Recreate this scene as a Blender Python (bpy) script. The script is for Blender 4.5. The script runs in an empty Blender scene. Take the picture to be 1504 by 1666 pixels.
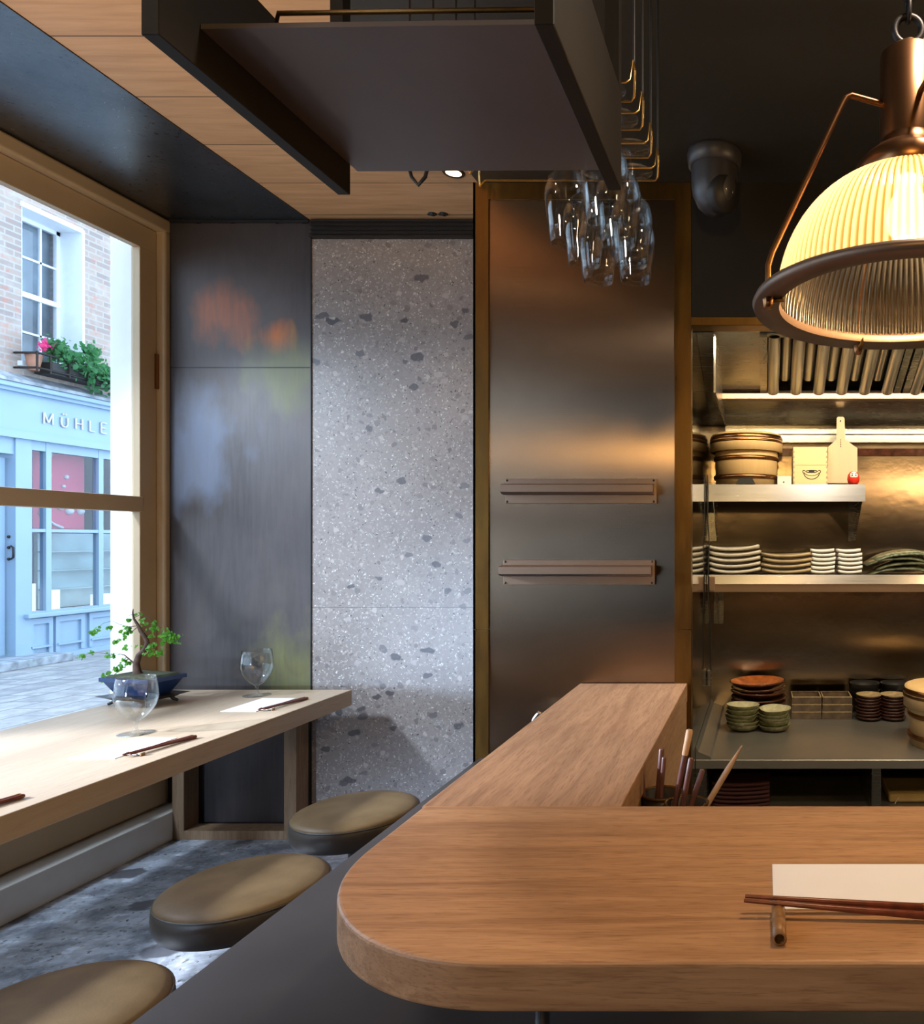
import bpy, bmesh, math, random
from mathutils import Vector, Matrix, Euler
S = bpy.context.scene
COL = S.collection
PI = math.pi
R = math.radians
random.seed(7)

# ------------------------------------------------------------------ camera
cd = bpy.data.cameras.new('camera'); cam = bpy.data.objects.new('camera', cd); COL.objects.link(cam)
cam.location = (0, 0, 1.5); cam.rotation_euler = (R(90), 0, 0)
cd.sensor_fit = 'VERTICAL'; cd.sensor_height = 36; cd.lens = 1200/1666*36
cd.shift_x = -491/1666; cd.shift_y = 47/1666
cd.clip_start = 0.05; cd.clip_end = 200
S.camera = cam

# ------------------------------------------------------------------ view, world, daylight
S.view_settings.view_transform = 'Standard'; S.view_settings.look = 'None'
S.view_settings.exposure = 0.0; S.view_settings.gamma = 1.0; S.view_settings.use_curve_mapping = False
W = bpy.data.worlds.new('sky'); S.world = W; W.use_nodes = True
bg = W.node_tree.nodes['Background']; bg.inputs[0].default_value = (0.62, 0.80, 1.0, 1); bg.inputs[1].default_value = 4.0
try:
    S.cycles.max_bounces = 10; S.cycles.transparent_max_bounces = 24
    S.cycles.caustics_reflective = False; S.cycles.caustics_refractive = False
    S.cycles.sample_clamp_indirect = 4.0
except Exception: pass

def light(kind, name, loc, energy, color, target=None, **kw):
    d = bpy.data.lights.new(name, kind); d.energy = energy; d.color = color
    for k, v in kw.items(): setattr(d, k, v)
    o = bpy.data.objects.new(name, d); COL.objects.link(o); o.location = loc
    if target is not None:
        o.rotation_euler = (Vector(target)-Vector(loc)).to_track_quat('-Z', 'Y').to_euler()
    return o
COOL = (0.72, 0.85, 1.0); WARM = (1.0, 0.66, 0.34); WARM2 = (1.0, 0.70, 0.40)
# lamps added outside the window wall to stand in for daylight
light('AREA', 'daylight_standin_high', (-3.75, 2.3, 2.75), 22, COOL, (-1.7, 3.83, 0.5), shape='DISK', size=0.22, spread=R(75))
light('SPOT', 'daylight_standin_low', (-6.5, 1.0, 2.89), 4300, (.86, .92, 1.0), (-1.5, 2.22, 0.5), spot_size=R(27), spot_blend=.35, shadow_soft_size=.12)
light('SPOT', 'added_ceiling_fill', (-1.95, 1.15, 2.25), 52, WARM2, (-1.9, 1.25, 3.17), spot_size=R(156), spot_blend=.3, shadow_soft_size=.08)  # unseen lamp, put in to brighten the wooden ceiling
light('POINT', 'warm_fill_behind_camera', (0.0, -1.6, 2.3), 60, (1.0, .64, .24), shadow_soft_size=.07)  # added stand-in for unseen room lamps, warms bar front and column
light('AREA', 'daylight_standin_street', (-3.3, -0.6, 1.7), 10, COOL, (-1.6, 1.6, 0.9), shape='RECTANGLE', size=1.8, size_y=2.0)  # daylight stand-in, added outside the second window
light('AREA', 'daylight_standin_floor', (-3.32, -0.95, 0.82), 42, (.55, .74, 1.0), (-2.55, 3.0, 0.0), shape='RECTANGLE', size=.5, size_y=.25, spread=R(50))  # added low outside the second window to brighten the floor
# ceiling downlights
light('SPOT', 'downlight_beam', (-1.405, 3.30, 3.12), 22, WARM2, (-1.45, 3.2, 0), spot_size=R(95), spot_blend=0.9, shadow_soft_size=0.04)
light('SPOT', 'downlight_beam_bar', (-1.5, 0.4, 3.12), 14, WARM2, (-1.3, 1.2, 0), spot_size=R(120), spot_blend=0.9, shadow_soft_size=0.05)
light('SPOT', 'downlight_beam_front', (0.42, 0.95, 2.70), 58, (1.0, .84, .68), (0.42, 0.96, 1.0), spot_size=R(172), spot_blend=0.9, shadow_soft_size=0.05)
light('SPOT', 'kitchen_downlight_beam', (0.8, 2.2, 2.71), 38, (1.0, .78, .52), (0.8, 2.9, 0.66), spot_size=R(110), spot_blend=.8, shadow_soft_size=.04)
light('POINT', 'second_pendant_bulb', (1.45, 1.13, 1.98), 22, WARM, shadow_soft_size=0.06)
light('POINT', 'third_pendant_bulb', (2.4, 1.13, 1.98), 22, WARM, shadow_soft_size=0.06)
# kitchen strip lamp behind the fascia
light('AREA', 'hood_strip_lamp', (0.75, 2.69, 2.31), 27, (1.0, 0.84, 0.58), (0.75, 3.6, 1.4), shape='RECTANGLE', size=1.9, size_y=0.05)

# ------------------------------------------------------------------ object helpers
OFF = {}
class MB:
    def __init__(s): s.v = []; s.f = []; s.sm = []
    def add(s, vs, fs, smooth=False):
        b = len(s.v); s.v += [tuple(p) for p in vs]; s.f += [tuple(b+i for i in f) for f in fs]; s.sm += [smooth]*len(fs); return s
    def addbm(s, bm, smooth=False):
        bm.verts.ensure_lookup_table(); bm.verts.index_update()
        s.add([v.co[:] for v in bm.verts], [[v.index for v in f.verts] for f in bm.faces], smooth); bm.free(); return s
    def box(s, x0, x1, y0, y1, z0, z1, bev=0.0, seg=2, M=None):
        bm = bmesh.new(); bmesh.ops.create_cube(bm, size=1)
        for v in bm.verts:
            v.co = Vector(((x0+x1)/2+v.co.x*(x1-x0), (y0+y1)/2+v.co.y*(y1-y0), (z0+z1)/2+v.co.z*(z1-z0)))
        if bev > 0: bmesh.ops.bevel(bm, geom=bm.edges[:], offset=bev, segments=seg, profile=0.5, affect='EDGES')
        if M is not None: bmesh.ops.transform(bm, matrix=M, verts=bm.verts)
        return s.addbm(bm)
    def lathe(s, prof, c=(0, 0, 0), n=32, M=None, ring=None):
        vs = []; fs = []
        for k, (r, z) in enumerate(prof):
            for i in range(n):
                a = 2*PI*i/n; rr = r if ring is None else ring(r, z, a)
                p = Vector((rr*math.cos(a), rr*math.sin(a), z))
                if M is not None: p = M @ p
                vs.append((p.x+c[0], p.y+c[1], p.z+c[2]))
        for k in range(len(prof)-1):
            for i in range(n):
                j = (i+1) % n
                fs.append((k*n+i, k*n+j, (k+1)*n+j, (k+1)*n+i))
        return s.add(vs, fs, True)
    def tube(s, pts, r, n=10, closed=False, cap=True):
        P = [Vector(p) for p in pts]; m = len(P); vs = []; fs = []
        rs = r if isinstance(r, (list, tuple)) else [r]*m
        up = None
        for k in range(m):
            if closed: t = (P[(k+1) % m]-P[k-1])
            else: t = P[min(k+1, m-1)]-P[max(k-1, 0)]
            t.normalize()
            if up is None:
                up = Vector((0, 0, 1)) if abs(t.z) < .9 else Vector((1, 0, 0))
            a = up-t*up.dot(t)
            if a.length < 1e-4: a = t.orthogonal()
            a.normalize(); b = t.cross(a); up = a
            for i in range(n):
                an = 2*PI*i/n; vs.append(P[k]+(a*math.cos(an)+b*math.sin(an))*rs[k])
        mm = m if closed else m-1
        for k in range(mm):
            k2 = (k+1) % m
            for i in range(n):
                j = (i+1) % n; fs.append((k*n+i, k*n+j, k2*n+j, k2*n+i))
        s.add(vs, fs, True)
        if cap and not closed:
            s.add([vs[i] for i in range(n)], [tuple(range(n))[::-1]])
            s.add([vs[(m-1)*n+i] for i in range(n)], [tuple(range(n))])
        return s
    def prism(s, poly, axis, a0, a1, smooth=False):
        # polygon in the two other axes, extruded along axis
        def P(u, v, w):
            return {'x': (w, u, v), 'y': (u, w, v), 'z': (u, v, w)}[axis]
        n = len(poly); vs = [P(u, v, a0) for u, v in poly]+[P(u, v, a1) for u, v in poly]
        s.add(vs, [tuple(range(n))[::-1], tuple(range(n, 2*n))])
        s.add(vs, [(i, (i+1) % n, n+(i+1) % n, n+i) for i in range(n)], smooth); return s
    def build(s, name, m, parent=None, world=True):
        me = bpy.data.meshes.new(name)
        off = OFF.get(parent.name, (0, 0, 0)) if (parent is not None and world) else (0, 0, 0)
        me.from_pydata([(p[0]-off[0], p[1]-off[1], p[2]-off[2]) for p in s.v], [], s.f)
        bm = bmesh.new(); bm.from_mesh(me); bmesh.ops.recalc_face_normals(bm, faces=bm.faces)
        bm.to_mesh(me); bm.free()
        me.polygons.foreach_set('use_smooth', s.sm)
        me.update()
        for mm in (m if isinstance(m, (list, tuple)) else [m]): me.materials.append(mm)
        o = bpy.data.objects.new(name, me); COL.objects.link(o)
        if parent is not None: o.parent = parent; OFF[o.name] = OFF.get(parent.name, (0, 0, 0))
        return o
def tag(o, label, cat, group=None, kind=None):
    if label: o['label'] = label
    if cat: o['category'] = cat
    if group: o['group'] = group
    if kind: o['kind'] = kind
    return o
def struct(o): o['kind'] = 'structure'; return o
def thing(name, label, cat, loc=(0, 0, 0), group=None):
    o = bpy.data.objects.new(name, None); COL.objects.link(o); o.location = loc; o.empty_display_size = .05
    OFF[o.name] = tuple(loc); return tag(o, label, cat, group)
def dup(o, parent=None):
    c = o.copy(); COL.objects.link(c); c.parent = parent
    for ch in list(o.children): dup(ch, c)
    return c
def copy_thing(proto, loc, label, group, rotz=0.0):
    c = dup(proto); c.location = loc; c.rotation_euler = (0, 0, rotz); c['label'] = label; c['group'] = group; return c
def P(px, py, Y): return ((px-1243)*Y/1200, Y, 1.5+(880-py)*Y/1200)
def X(px, Y): return (px-1243)*Y/1200
def Z(py, Y): return 1.5+(880-py)*Y/1200

# ------------------------------------------------------------------ materials
class NT:
    def __init__(s, name):
        s.m = bpy.data.materials.new(name); s.m.use_nodes = True; s.t = s.m.node_tree
        s.b = s.t.nodes['Principled BSDF']; s.out = s.t.nodes['Material Output']
    def n(s, typ, **kw):
        nd = s.t.nodes.new(typ)
        for k, v in kw.items():
            if hasattr(nd, k) and not k.startswith('i_'): setattr(nd, k, v)
        return nd
    def l(s, a, b): s.t.links.new(a, b)
    def coord(s, scale=(1, 1, 1), kind='Object', rot=(0, 0, 0)):
        tc = s.n('ShaderNodeTexCoord'); mp = s.n('ShaderNodeMapping'); mp.inputs['Scale'].default_value = scale
        mp.inputs['Rotation'].default_value = rot
        s.l(tc.outputs[kind], mp.inputs['Vector']); return mp.outputs['Vector']
    def noise(s, vec, scale, detail=4, rough=.5, dist=0):
        n = s.n('ShaderNodeTexNoise'); n.inputs['Scale'].default_value = scale; n.inputs['Detail'].default_value = detail
        n.inputs['Roughness'].default_value = rough; n.inputs['Distortion'].default_value = dist
        s.l(vec, n.inputs['Vector']); return n.outputs['Fac']
    def ramp(s, fac, stops, interp='LINEAR'):
        r = s.n('ShaderNodeValToRGB'); e = r.color_ramp.elements; r.color_ramp.interpolation = interp
        while len(e) < len(stops): e.new(0.5)
        for k, (p, c) in enumerate(stops):
            e[k].position = p; e[k].color = (c[0], c[1], c[2], 1) if not isinstance(c, (int, float)) else (c, c, c, 1)
        s.l(fac, r.inputs[0]); return r.outputs[0]
    def mix(s, fac, a, b, mode='MIX'):
        m = s.n('ShaderNodeMix'); m.data_type = 'RGBA'; m.blend_type = mode
        for k, v in ((0, fac), (6, a), (7, b)):
            if isinstance(v, bpy.types.NodeSocket): s.l(v, m.inputs[k])
            elif k == 0: m.inputs[0].default_value = v
            else: m.inputs[k].default_value = (v[0], v[1], v[2], 1)
        return m.outputs[2]
    def math(s, op, a, b=0.0):
        m = s.n('ShaderNodeMath'); m.operation = op
        for k, v in ((0, a), (1, b)):
            if isinstance(v, bpy.types.NodeSocket): s.l(v, m.inputs[k])
            else: m.inputs[k].default_value = v
        return m.outputs[0]
    def bump(s, h, strength=.2, dist=.01):
        b = s.n('ShaderNodeBump'); b.inputs['Strength'].default_value = strength; b.inputs['Distance'].default_value = dist
        s.l(h, b.inputs['Height']); s.l(b.outputs[0], s.b.inputs['Normal'])
    def set(s, color=None, rough=None, metal=None, spec=None):
        for k, v in (('Base Color', color), ('Roughness', rough), ('Metallic', metal), ('Specular IOR Level', spec)):
            if v is None: continue
            if isinstance(v, bpy.types.NodeSocket): s.l(v, s.b.inputs[k])
            elif k == 'Base Color': s.b.inputs[k].default_value = (v[0], v[1], v[2], 1)
            else: s.b.inputs[k].default_value = v
        return s.m
def plain(name, c, rough=.5, metal=0.0, var=.12, nscale=12, bump=0.0, spec=.5):
    n = NT(name); v = n.coord(); f = n.noise(v, nscale, 5)
    col = n.mix(n.ramp(f, [(.3, 0), (.7, 1)]), tuple(x*(1-var) for x in c), tuple(min(1, x*(1+var)) for x in c))
    n.set(col, rough, metal, spec)
    if bump: n.bump(n.noise(v, nscale*6, 4), bump, .003)
    return n.m
def wood(name, light_c, dark_c, axis='x', rough=.42, fine=1.0, bump=.12, contrast=1.0):
    n = NT(name)
    sc = {'x': (1.1, 16, 16), 'y': (16, 1.1, 16), 'z': (16, 16, 1.1)}[axis]
    v = n.coord(sc); f1 = n.noise(v, 1.6*fine, 5, .55, 1.0)
    v2 = n.coord(tuple(a*5 for a in sc)); f2 = n.noise(v2, 2.6*fine, 3, .6)
    c1 = n.ramp(f1, [(.32, tuple(a+(b-a)*.55*contrast for a, b in zip(light_c, dark_c))), (.62, light_c)])
    c2 = n.mix(n.ramp(f2, [(.30, .55*contrast), (.48, 0)]), c1, dark_c)
    n.set(c2, n.ramp(f2, [(.3, rough+.15), (.6, rough)]), 0, .4); n.bump(f2, bump, .002); return n.m
oak = wood('oak_counter', (.47, .262, .135), (.21, .095, .042), 'x', .38, 1.6, contrast=1.1)
oak_arm = wood('oak_counter_arm', (.41, .235, .135), (.20, .10, .055), 'y', .42, 1.5, contrast=1.1)
oak_table = wood('pale_oak_table', (.47, .36, .255), (.33, .23, .15), 'y', .36, contrast=.6)
oak_leg = wood('brown_oak_legs', (.30, .19, .11), (.14, .08, .04), 'z', .5)
oak_side = wood('brown_oak_panel', (.36, .21, .11), (.2, .1, .05), 'y', .5)  # slightly darker brown oak for the side of the bar return
hinoki = wood('cypress_tub', (.78, .53, .24), (.60, .35, .13), 'z', .45, contrast=.35)
hinoki2 = wood('cypress_box', (.84, .66, .34), (.66, .46, .2), 'x', .45, contrast=.3)
paddle_w = wood('paddle_wood', (.72, .52, .33), (.60, .40, .23), 'z', .5, contrast=.3)
def plank_ceiling():
    n = NT('ceiling_planks'); tc = n.coord(); sp = n.n('ShaderNodeSeparateXYZ'); n.l(tc, sp.inputs[0])
    pos = n.math('ADD', sp.outputs[1], -2.436+.334*9); q = n.math('DIVIDE', pos, .334); fl = n.math('FLOOR', q); fr = n.math('SUBTRACT', q, fl)
    wn = n.n('ShaderNodeTexWhiteNoise'); wn.noise_dimensions = '1D'; n.l(fl, wn.inputs['W'])
    v = n.coord((1.2, 14, 1)); f = n.noise(v, 2.2, 5, .55, .6)
    c = n.ramp(f, [(.3, (.56, .31, .15)), (.65, (.74, .44, .23))])
    c = n.mix(n.math('MULTIPLY', wn.outputs[0], .35), c, (.44, .28, .17))
    seam = n.math('LESS_THAN', fr, .014)
    c = n.mix(seam, c, (.06, .035, .02)); return n.set(c, .5, 0, .35)
m_ceilwood = plank_ceiling()
def steel_patina(name, base=(.060, .055, .060), var=(.11, .095, .085), rough=(.30, .52), metal=.75, blue=True):
    n = NT(name); v = n.coord((1, 1, .55)); f = n.noise(v, 1.6, 7, .62, .8)
    c = n.ramp(f, [(.30, base), (.52, tuple(x*1.25 for x in base)), (.72, var)])
    if blue: c = n.mix(n.ramp(n.noise(v, 2.7, 4), [(.5, 0), (.7, .5)]), c, (.06, .075, .105))
    f2 = n.noise(n.coord((22, 22, 3)), 2.0, 5, .6)
    c = n.mix(n.ramp(f2, [(.35, .25), (.65, 0)]), c, (.035, .03, .028))
    n.set(c, n.ramp(f2, [(.2, rough[0]), (.8, rough[1])]), metal, .5); return n.m
m_dark = plain('blackened_steel', (.015, .012, .009), .55, .0, var=.3, nscale=3, spec=.22)
m_soffit = steel_patina('blued_steel_soffit', (.13, .15, .17), (.17, .19, .20), (.24, .36), .95)
m_ceilblack = steel_patina('black_ceiling_sheet', (.035, .033, .028), (.05, .048, .036), (.40, .55), .3, False)
m_board = plain('grey_steel_board', (.17, .145, .14), .40, .35, var=.1, nscale=4)
def wall_patina():
    # hot rolled panel by the window: heat-tint stains of orange and green sit in the sheet itself
    n = NT('stained_steel_panel'); v = n.coord((1, 1, .5)); f = n.noise(v, 1.9, 8, .6, .6)
    c = n.ramp(f, [(.28, (.045, .036, .035)), (.5, (.062, .050, .049)), (.72, (.105, .082, .074))])
    sp = n.n('ShaderNodeSeparateXYZ'); n.l(n.coord(), sp.inputs[0])
    def blob(cx, cz, r, col, c, k=.8):
        dx = n.math('SUBTRACT', sp.outputs[0], cx); dz = n.math('SUBTRACT', sp.outputs[2], cz)
        d = n.math('SQRT', n.math('ADD', n.math('MULTIPLY', dx, dx), n.math('MULTIPLY', dz, dz)))
        d = n.math('ADD', d, n.math('MULTIPLY', n.math('SUBTRACT', n.noise(v, 6, 6), .5), r*2.4))
        fac = n.ramp(n.math('DIVIDE', d, r), [(.35, k), (1.0, 0)]); return n.mix(fac, c, col)
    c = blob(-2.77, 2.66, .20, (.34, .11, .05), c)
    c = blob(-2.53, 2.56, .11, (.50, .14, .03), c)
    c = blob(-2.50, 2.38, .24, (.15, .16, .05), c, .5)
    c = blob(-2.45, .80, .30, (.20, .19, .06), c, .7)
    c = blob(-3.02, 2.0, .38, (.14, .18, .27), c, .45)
    w = n.noise(n.coord((30, 30, 2.5)), 1.6, 5, .6)
    c = n.mix(n.ramp(w, [(.4, .3), (.6, 0)]), c, (.09, .08, .08))
    d0 = n.math('LESS_THAN', n.math('ABSOLUTE', n.math('SUBTRACT', sp.outputs[2], 2.400)), .0035)
    c = n.mix(d0, c, (.02, .018, .018))
    n.set(c, n.ramp(f, [(.2, .34), (.8, .55)]), .35, .5); return n.m
m_panel = wall_patina()
def brushed(name, c, rough=.30, aniso=.8, metal=1.0, rot=0.0, var=.10, streak=(3, 3, 120), bump=.0, groove=0.0):
    n = NT(name); f = n.noise(n.coord(streak), 3, 4, .6); g = n.noise(n.coord((1, 1, 1)), 3.0, 5, .6)
    col = n.mix(n.ramp(g, [(.3, 0), (.7, 1)]), tuple(x*(1-var) for x in c), tuple(min(1, x*(1+var)) for x in c))
    n.set(col, n.math('ADD', n.math('MULTIPLY', f, .12), rough-.06), metal, .5)
    if aniso:
        t = n.n('ShaderNodeTangent'); t.direction_type = 'RADIAL'; t.axis = 'Z'; n.l(t.outputs[0], n.b.inputs['Tangent'])
        n.b.inputs['Anisotropic'].default_value = aniso; n.b.inputs['Anisotropic Rotation'].default_value = rot
    if bump: n.bump(g, bump, .03)
    if groove: n.bump(n.noise(n.coord((500, 1, 2)), 1.0, 2, .5), groove, .0006)
    return n.m
m_colsteel = brushed('bronzed_brushed_steel', (.25, .18, .125), .24, 1.0, rot=0)
m_strip = brushed('satin_strip_steel', (.33, .235, .175), .40, 0)
m_ksteel = brushed('kitchen_steel', (.42, .40, .35), .26, 0, bump=.04)
m_kback = brushed('kitchen_back_sheet', (.40, .31, .21), .24, .9, rot=0, bump=.06)
m_mirror = brushed('polished_side_sheet', (.36, .34, .30), .08, 0, bump=.02)
m_shelf = brushed('bright_shelf_steel', (.58, .58, .57), .25, 0, streak=(2, 2, 40), var=.05)
m_ctop = brushed('worn_counter_steel', (.34, .33, .30), .36, 0, metal=.8)
m_baffle = plain('mirror_baffle_steel', (.55, .51, .42), .28, .9, var=0.0)
m_brass = steel_patina('aged_brass', (.13, .065, .014), (.22, .12, .025), (.25, .45), .9, False)
m_brass2 = plain('bright_brass', (.58, .36, .12), .25, 1.0)
m_copper = plain('dark_copper', (.30, .14, .06), .30, 1.0)
m_lampbrown = plain('bronze_lamp_ring', (.20, .13, .09), .42, .6)
m_black = plain('matt_black', (.012, .011, .011), .5)
m_blackmetal = plain('black_iron', (.035, .03, .028), .45, .7)
m_cream = plain('cream_window_paint', (.55, .41, .25), .45, var=.05, nscale=5)
m_ledge = plain('daylit_cream_paint', (.72, .69, .64), .5, var=.04)  # cream paint lightened to show daylight falling on the ledge
m_white = plain('white_render', (.85, .86, .86), .6, var=.03)
m_paper = plain('white_paper', (.82, .84, .93), .7, var=.015)
m_chop = plain('dark_red_chopstick', (.14, .032, .018), .3, var=.35, nscale=60)
m_rest = plain('bamboo_rest', (.24, .12, .045), .4, var=.5, nscale=30)
m_restsilver = plain('silvery_rest', (.55, .5, .45), .25, .8)
m_leather = NT('olive_brown_leather')
_v = m_leather.coord(); _f = m_leather.noise(_v, 5, 6, .6)
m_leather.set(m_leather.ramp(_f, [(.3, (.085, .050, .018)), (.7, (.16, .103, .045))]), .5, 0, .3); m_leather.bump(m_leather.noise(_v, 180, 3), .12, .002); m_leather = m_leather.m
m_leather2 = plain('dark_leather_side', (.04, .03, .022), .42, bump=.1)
m_darkcounter = plain('slate_counter_sheet', (.040, .035, .036), .42, .15, var=.14, nscale=6)
m_green = plain('celadon_glaze', (.23, .23, .12), .25, var=.35, nscale=40)
m_greentop = plain('pale_ash_glaze', (.46, .44, .28), .3, var=.2, nscale=50)
m_brownglaze = plain('dark_brown_glaze', (.07, .022, .012), .14, var=.5, nscale=30)
m_orange = plain('orange_glaze', (.42, .12, .03), .25, var=.4, nscale=25)
m_redglaze = plain('iron_red_glaze', (.10, .042, .032), .2, var=.5, nscale=60)
m_tray = plain('smoky_tray_glaze', (.085, .06, .04), .22, var=.4, nscale=30)
m_traytop = plain('ash_tray_glaze', (.34, .25, .13), .35, var=.4, nscale=60)
m_offwhite = plain('grey_white_glaze', (.62, .57, .46), .32, var=.14, nscale=18)
m_tan = plain('tan_glaze', (.40, .30, .16), .32, var=.3, nscale=14)
m_whitegl = plain('white_glaze', (.82, .81, .76), .3, var=.06)
m_leafpl = plain('dark_green_glaze', (.055, .06, .03), .12, var=.7, nscale=22)
m_leafpl2 = plain('mottled_green_glaze', (.13, .16, .10), .2, var=.7, nscale=60)
m_red = plain('red_lacquer', (.65, .03, .015), .25)
m_ink = plain('black_ink', (.01, .01, .01), .6)
m_cloth = plain('burgundy_cloth', (.05, .012, .014), .8)
m_parcel = plain('straw_parcel', (.42, .31, .13), .7)
m_glaze_blue = plain('blue_pot_glaze', (.02, .045, .13), .15)
m_standw = plain('black_lacquer_wood', (.015, .012, .012), .3)
m_bark = plain('bonsai_bark', (.09, .05, .035), .8, var=.4, nscale=50, bump=.5)
m_soil = plain('moss_soil', (.045, .05, .02), .9, var=.5, nscale=40)
m_chrome = plain('chrome', (.7, .7, .72), .12, 1.0)
m_cctv = plain('charcoal_camera_shell', (.035, .032, .034), .4)
m_stickbrown = plain('dark_purple_wood', (.13, .055, .05), .35, var=.3, nscale=30)
m_stickpale = plain('pale_stick_wood', (.55, .33, .18), .45)
def leafm(name, c):
    n = NT(name); n.set(c, .45, 0, .4)
    tr = n.n('ShaderNodeBsdfTranslucent'); tr.inputs[0].default_value = (c[0]*1.6, c[1]*1.6, c[2]*1.2, 1)
    mx = n.n('ShaderNodeMixShader'); mx.inputs[0].default_value = .4
    n.l(n.b.outputs[0], mx.inputs[1]); n.l(tr.outputs[0], mx.inputs[2]); n.l(mx.outputs[0], n.out.inputs[0]); return n.m
m_leaf = leafm('bright_green_leaf', (.13, .36, .05)); m_leafdk = leafm('deep_green_leaf', (.06, .22, .09)); m_pink = leafm('pink_petal', (.75, .08, .30))
def glassm(name, tint=(1, 1, 1), rough=0.0, add=0.0):
    n = NT(name); n.t.nodes.remove(n.b)
    tr = n.n('ShaderNodeBsdfTransparent'); tr.inputs[0].default_value = (*tint, 1)
    gl = n.n('ShaderNodeBsdfGlossy'); gl.inputs['Roughness'].default_value = rough
    lw = n.n('ShaderNodeLayerWeight'); lw.inputs[0].default_value = .5
    mx = n.n('ShaderNodeMixShader'); f = n.math('ADD', n.math('MULTIPLY', n.math('POWER', lw.outputs['Facing'], 4.0), .8), .045+add)
    n.l(f, mx.inputs[0]); n.l(tr.outputs[0], mx.inputs[1]); n.l(gl.outputs[0], mx.inputs[2]); n.l(mx.outputs[0], n.out.inputs[0]); return n.m
m_glass = glassm('clear_glass', (.95, .96, .96), 0.02, .0); m_pane = glassm('window_pane', (.97, .985, 1), 0.0)
m_shopglass = glassm('shop_pane', (.9, .94, .97), 0.02, .0)
def shadem():
    n = NT('prismatic_glass'); n.t.nodes.remove(n.b)
    tl = n.n('ShaderNodeBsdfTranslucent'); sp = n.n('ShaderNodeSeparateXYZ'); n.l(n.coord(), sp.inputs[0])
    an = n.math('ARCTAN2', sp.outputs[1], sp.outputs[0]); wv = n.math('COSINE', n.math('MULTIPLY', an, 112.0))
    n.l(n.ramp(n.math('ADD', n.math('MULTIPLY', wv, .5), .5), [(.05, (.20, .115, .03)), (.6, (.56, .46, .29))]), tl.inputs[0])
    tr = n.n('ShaderNodeBsdfTransparent'); tr.inputs[0].default_value = (.62, .50, .32, 1)
    gl = n.n('ShaderNodeBsdfGlossy'); gl.inputs['Roughness'].default_value = .12; gl.inputs[0].default_value = (1, .93, .8, 1)
    m1 = n.n('ShaderNodeMixShader'); m1.inputs[0].default_value = .16; n.l(tl.outputs[0], m1.inputs[1]); n.l(tr.outputs[0], m1.inputs[2])
    m2 = n.n('ShaderNodeMixShader'); lw = n.n('ShaderNodeLayerWeight'); lw.inputs[0].default_value = .5
    n.l(n.math('ADD', n.math('MULTIPLY', n.math('POWER', lw.outputs['Facing'], 3.0), .7), .10), m2.inputs[0]); n.l(m1.outputs[0], m2.inputs[1]); n.l(gl.outputs[0], m2.inputs[2]); n.l(m2.outputs[0], n.out.inputs[0]); return n.m
m_shade = shadem()
def emis(name, c, st):
    n = NT(name); n.b.inputs['Emission Color'].default_value = (*c, 1); n.b.inputs['Emission Strength'].default_value = st; n.set(c, .5); return n.m
def terrazzo(name, base, sc=1.0, blue=False):
    n = NT(name); v0 = n.coord(); nz = n.n('ShaderNodeTexNoise'); nz.inputs['Scale'].default_value = 18; n.l(v0, nz.inputs['Vector'])
    vd = n.n('ShaderNodeVectorMath'); vd.operation = 'MULTIPLY_ADD'; vd.inputs[1].default_value = (.05, .05, .05); n.l(nz.outputs['Color'], vd.inputs[0]); n.l(v0, vd.inputs[2]); v = vd.outputs[0]
    g = n.noise(v0, 2.2, 5, .6); c = n.ramp(g, [(.3, tuple(x*.82 for x in base)), (.7, tuple(x*1.15 for x in base))])
    def chips(scale, thr, rad, col, c, stretch=(1, 1, 1), hi=True, soft=.05):
        mp = n.n('ShaderNodeMapping'); mp.inputs['Scale'].default_value = stretch; mp.inputs['Rotation'].default_value = (0, R(35), 0); n.l(v, mp.inputs['Vector'])
        vo = n.n('ShaderNodeTexVoronoi'); vo.inputs['Scale'].default_value = scale; n.l(mp.outputs[0], vo.inputs['Vector'])
        sp = n.n('ShaderNodeSeparateColor'); n.l(vo.outputs['Color'], sp.inputs[0])
        sel = n.math('GREATER_THAN', sp.outputs[0], thr)
        near = n.ramp(vo.outputs['Distance'], [(rad, 1), (rad+soft, 0)])
        rr = n.math('MULTIPLY', sel, near)
        if len(col) == 2: colv = n.mix(sp.outputs[1], col[0], col[1])
        else: colv = col
        return n.mix(n.math('MULTIPLY', rr, .85), c, colv)
    b = base
    c = chips(75*sc, .45, .42, ((b[0]*.75, b[1]*.74, b[2]*.75), (b[0]*1.5, b[1]*1.5, b[2]*1.5)), c, soft=.15)
    c = chips(130*sc, .80, .45, ((.02, .02, .02), (.75, .72, .70)), c, soft=.1)
    c = chips(26*sc, .66, .33, ((b[0]*.55, b[1]*.53, b[2]*.55), (b[0]*1.7, b[1]*1.7, b[2]*1.7)), c)
    c = chips(13*sc, .80, .27, ((.07, .065, .075), (b[0]*1.45, b[1]*1.45, b[2]*1.5)), c, (1, 1, 1.5))
    c = chips(7.5*sc, .86, .24, ((.05, .045, .055), (.09, .08, .09)), c, (.85, 1, 1.7))
    return n, c
nt, c = terrazzo('terrazzo_slab', (.30, .262, .245)); sp = nt.n('ShaderNodeSeparateXYZ'); nt.l(nt.coord(), sp.inputs[0])
j = nt.math('LESS_THAN', nt.math('ABSOLUTE', nt.math('SUBTRACT', sp.outputs[2], 1.155)), .0016)
m_terr = nt.set(nt.mix(j, c, (.12, .11, .11)), .38, 0, .45)
nt, c = terrazzo('speckled_stone_floor', (.47, .52, .60), .55)
f = nt.noise(nt.coord((1, 1.6, 1)), 5, 8, .68, .5)
c = nt.mix(nt.ramp(f, [(.38, .8), (.58, 0)]), c, (.10, .115, .145)); m_floor = nt.set(c, .35, 0, .5)
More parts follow.
